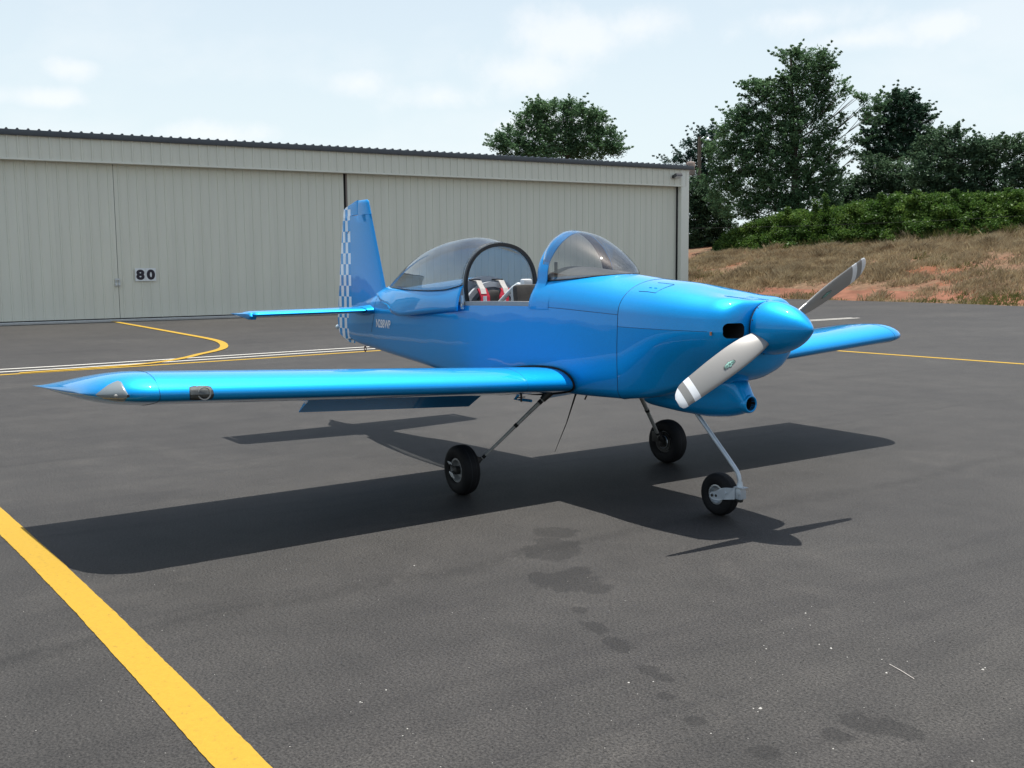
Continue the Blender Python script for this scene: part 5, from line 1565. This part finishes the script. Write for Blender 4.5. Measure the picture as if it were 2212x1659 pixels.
for sgn in (-1, 1):
    wc = Vector((0.0, sgn*TK, 0.180))
    wh = wheel(wc, 0.180, 0.130, 0.088, 'main_wheel', sgn, plane, R(2*sgn), RIMG)
    revolve('hub', [(0.0, 0.030), (0.062, 0.030), (0.068, 0.022), (0.074, 0.0)], (0, 0, 0), (0, sgn, 0), BRACKET, wh, 20)
    # fairing brackets left on the axle
    if sgn < 0:
        box('fairing_bracket', (0.0, -0.085, -0.030), (0.034, 0.006, 0.055), WHITE, wh, rot=Matrix.Rotation(R(35), 3, 'X') @ Matrix.Rotation(R(20), 3, 'Y'))
        box('fairing_bracket', (-0.035, -0.082, 0.052), (0.04, 0.004, 0.022), LGREY, wh, rot=Matrix.Rotation(R(30), 3, 'X'))
        tube('fairing_arm', [(0, -0.07, -0.01), (0, -0.088, -0.02)], 0.012, BRACKET, wh, 8)
        tube('fairing_arm', [(0, -0.06, 0.01), (-0.03, -0.082, 0.045)], 0.008, BRACKET, wh, 8)
    # brake disc, caliper
    revolve('brake_disc', [(0.050, 0.0), (0.050, 0.085), (0.056, 0.085), (0.056, 0.0)], (0, 0, 0), (0, -sgn, 0), BRACKET, wh, 30)
    revolve('brake_ring', [(0.057, 0.050), (0.060, 0.053), (0.057, 0.056)], (0, 0, 0), (0, -sgn, 0), ALU, wh, 30)
    box('brake_caliper', (-0.035 if sgn > 0 else 0.02, -sgn*0.085, 0.045 if sgn > 0 else 0.05), (0.075, 0.06, 0.085), BRACKET, wh, bevel=0.008)
    top = Vector((0.265, sgn*0.415, 0.715)); bot = Vector((0.03, sgn*0.885, 0.225))
    leg = tube('gear_leg', [top, top.lerp(bot, 0.5), bot], [0.022, 0.0165, 0.0135], LEGM, plane, 14, 0.75)
    for t in (0.13, 0.47, 0.92):
        a = top.lerp(bot, t-0.018); b = top.lerp(bot, t+0.018); rr = 0.0225 - 0.009*t
        tube('leg_band', [a, b], rr+0.001, RUBBER, leg, 14, 0.8)
    tube('axle_block', [bot + Vector((0.012, -sgn*0.02, 0.03)), bot + Vector((-0.01, sgn*0.03, -0.02)), Vector((0, sgn*0.94, 0.185))], [0.016, 0.022, 0.024], BRACKET, leg, 10)
    box('axle_flange', (0.0, sgn*0.915, 0.185), (0.055, 0.035, 0.075), BRACKET, leg, bevel=0.006)
    tube('leg_socket', [top + Vector((0.01, -sgn*0.03, 0.03)), top.lerp(bot, 0.10)], [0.034, 0.024], BRACKET, leg, 12)
# nose gear: swivel ahead of the wheel, fork arms trailing back
NX = 1.56
nw_ = wheel((NX, 0, 0.140), 0.140, 0.098, 0.066, 'nose_wheel', -1, plane, 0.0, ALU)
nl = tube('nose_gear_leg', smooth_pts([(1.30, 0, 0.69), (1.345, 0, 0.645), (1.52, 0, 0.487), (1.685, 0, 0.335), (1.722, 0, 0.288), (1.733, 0, 0.245), (1.735, 0, 0.215)], 4), 0.0145, STEEL, plane, 14)
tube('swivel_collar', [(1.735, 0, 0.245), (1.735, 0, 0.213)], [0.017, 0.024], STEEL, nl, 14)
box('swivel_flange', (1.745, 0, 0.2115), (0.075, 0.062, 0.006), ALU, nl)
box('swivel_block', (1.735, 0, 0.172), (0.062, 0.056, 0.072), STEEL, nl, bevel=0.008)
tube('swivel_nut', [(1.735, 0, 0.136), (1.735, 0, 0.116)], [0.024, 0.020], BRACKET, nl, 6)
tube('swivel_bolt', [(1.755, -0.028, 0.172), (1.755, -0.036, 0.172)], 0.005, ALU, nl, 8)
def fork(sgn):
    # plate outline in XZ, tapering back to the axle
    out = [(1.722, 0.207), (1.67, 0.206), (1.635, 0.196), (1.585, 0.165), (1.553, 0.160), (1.538, 0.148), (1.538, 0.128), (1.552, 0.115), (1.60, 0.116), (1.66, 0.128), (1.722, 0.137)]
    y = sgn*0.060; V = []; F = []
    for (x, z) in out:
        k = max(0, min(1, (1.722-x)/0.05)); yy = sgn*(0.032 + 0.030*k)
        V += [(x, yy, z), (x, yy+sgn*0.006, z)]
    m_ = len(out)
    F.append(tuple(2*i for i in range(m_))); F.append(tuple(2*i+1 for i in range(m_-1, -1, -1)))
    for i in range(m_): a = 2*i; b = 2*((i+1) % m_); F.append((a, b, b+1, a+1))
    o = mesh('fork_arm', V, F, STEEL, nl, False)
    md = o.modifiers.new('bev', 'BEVEL'); md.width = 0.002; md.segments = 2
    tube('fork_bolt', [(NX, y, 0.14), (NX, y+sgn*0.014, 0.14)], 0.010, BRACKET, nl, 8)
    tube('fork_bolt', [(1.668, sgn*0.06, 0.172), (1.668, sgn*0.0705, 0.172)], 0.011, STEEL, nl, 14)
    tube('fork_hole', [(1.592, sgn*0.06, 0.142), (1.592, sgn*0.0695, 0.142)], 0.009, BRACKET, nl, 14)
fork(-1); fork(1)

# antennas and small belly items
tube('whip_antenna', [(0.20, -0.10, 0.725), (0.165, -0.10, 0.655), (0.06, -0.10, 0.44), (-0.09, -0.10, 0.196)], [0.016, 0.0085, 0.0045, 0.0022], BLACKM, plane, 8, 0.6)
tube('belly_drain', [(0.50, -0.25, 0.72), (0.47, -0.25, 0.675)], 0.006, BRACKET, plane, 6)
tube('skin_screw', [Vector((0.815, -0.3745, 1.345)), Vector((0.815, -0.380, 1.346))], 0.008, BLUE, plane, 8)

# ---- loose grit on the apron
rg = np.random.default_rng(91); V = []; F = []; V2 = []; F2 = []
def fleck(Vx, Fx, x, y, s_):
    i = len(Vx); m_ = 5
    a0 = rg.uniform(0, 6.28)
    for k in range(m_):
        a = a0 + 2*math.pi*k/m_; r_ = s_*rg.uniform(0.6, 1.2); Vx.append((x+math.cos(a)*r_, y+math.sin(a)*r_, 0.001))
    Vx.append((x, y, 0.001+s_*0.7))
    for k in range(m_): Fx.append((i+k, i+(k+1) % m_, i+m_))
for _ in range(150):
    px, py = rg.uniform(0, 2212), rg.uniform(1150, 1659); p = gnd(px, py)
    fleck(V, F, p.x, p.y, rg.uniform(0.0012, 0.0028))
for px, py, s_ in [(1655, 1402, 4), (1795, 1401, 7), (1770, 1393, 4), (1650, 1395, 3), (1643, 1531, 7), (1627, 1531, 3.5), (1637, 1538, 3), (1915, 1454, 5), (2123, 1447, 6), (2128, 1443, 4), (1740, 1325, 4), (1748, 1337, 3), (1750, 1351, 3), (1358, 1475, 4), (1411, 1473, 4), (895, 1222, 4), (834, 1491, 4), (778, 1517, 4), (782, 1518, 3), (1536, 1585, 4), (1800, 1618, 4), (870, 1590, 3), (880, 1575, 3), (1830, 1420, 3), (1905, 1425, 3), (1960, 1429, 3), (2100, 1645, 5)]:
    p = gnd(px, py); fleck(V, F, p.x, p.y, s_*0.0011)
for _ in range(130):
    p = gnd(rg.uniform(0, 2212), rg.uniform(1180, 1659)); fleck(V2, F2, p.x, p.y, rg.uniform(0.002, 0.0042))
o = mesh('grit', V, F, plain('pale_grit', (0.42, 0.41, 0.38), 0.8), None, False); tag(o, 'pale specks of grit scattered over the asphalt', 'grit', kind='stuff')
o = mesh('gravel', V2, F2, plain('dark_gravel', (0.015, 0.015, 0.016), 0.8), None, False); tag(o, 'dark crumbs of loose asphalt scattered over the apron', 'gravel', kind='stuff')
a = gnd(1921, 1436); b = gnd(1975, 1468)
o = tube('straw', [a + Vector((0, 0, 0.003)), a.lerp(b, 0.5) + Vector((0, 0, 0.005)), b + Vector((0, 0, 0.003))], 0.0012, BEIGE, None, 5); tag(o, 'single dry grass stalk lying on the asphalt at the lower right', 'straw')

# nothing deeper than thing > part > sub-part
for o in list(scene.objects):
    if o.parent and o.parent.parent and o.parent.parent.parent and o.type == 'MESH':
        o.parent = o.parent.parent
import sys
if '--count' in sys.argv: print('TRIS', sum(sum(len(p.vertices)-2 for p in o.data.polygons) for o in scene.objects if o.type=='MESH'))
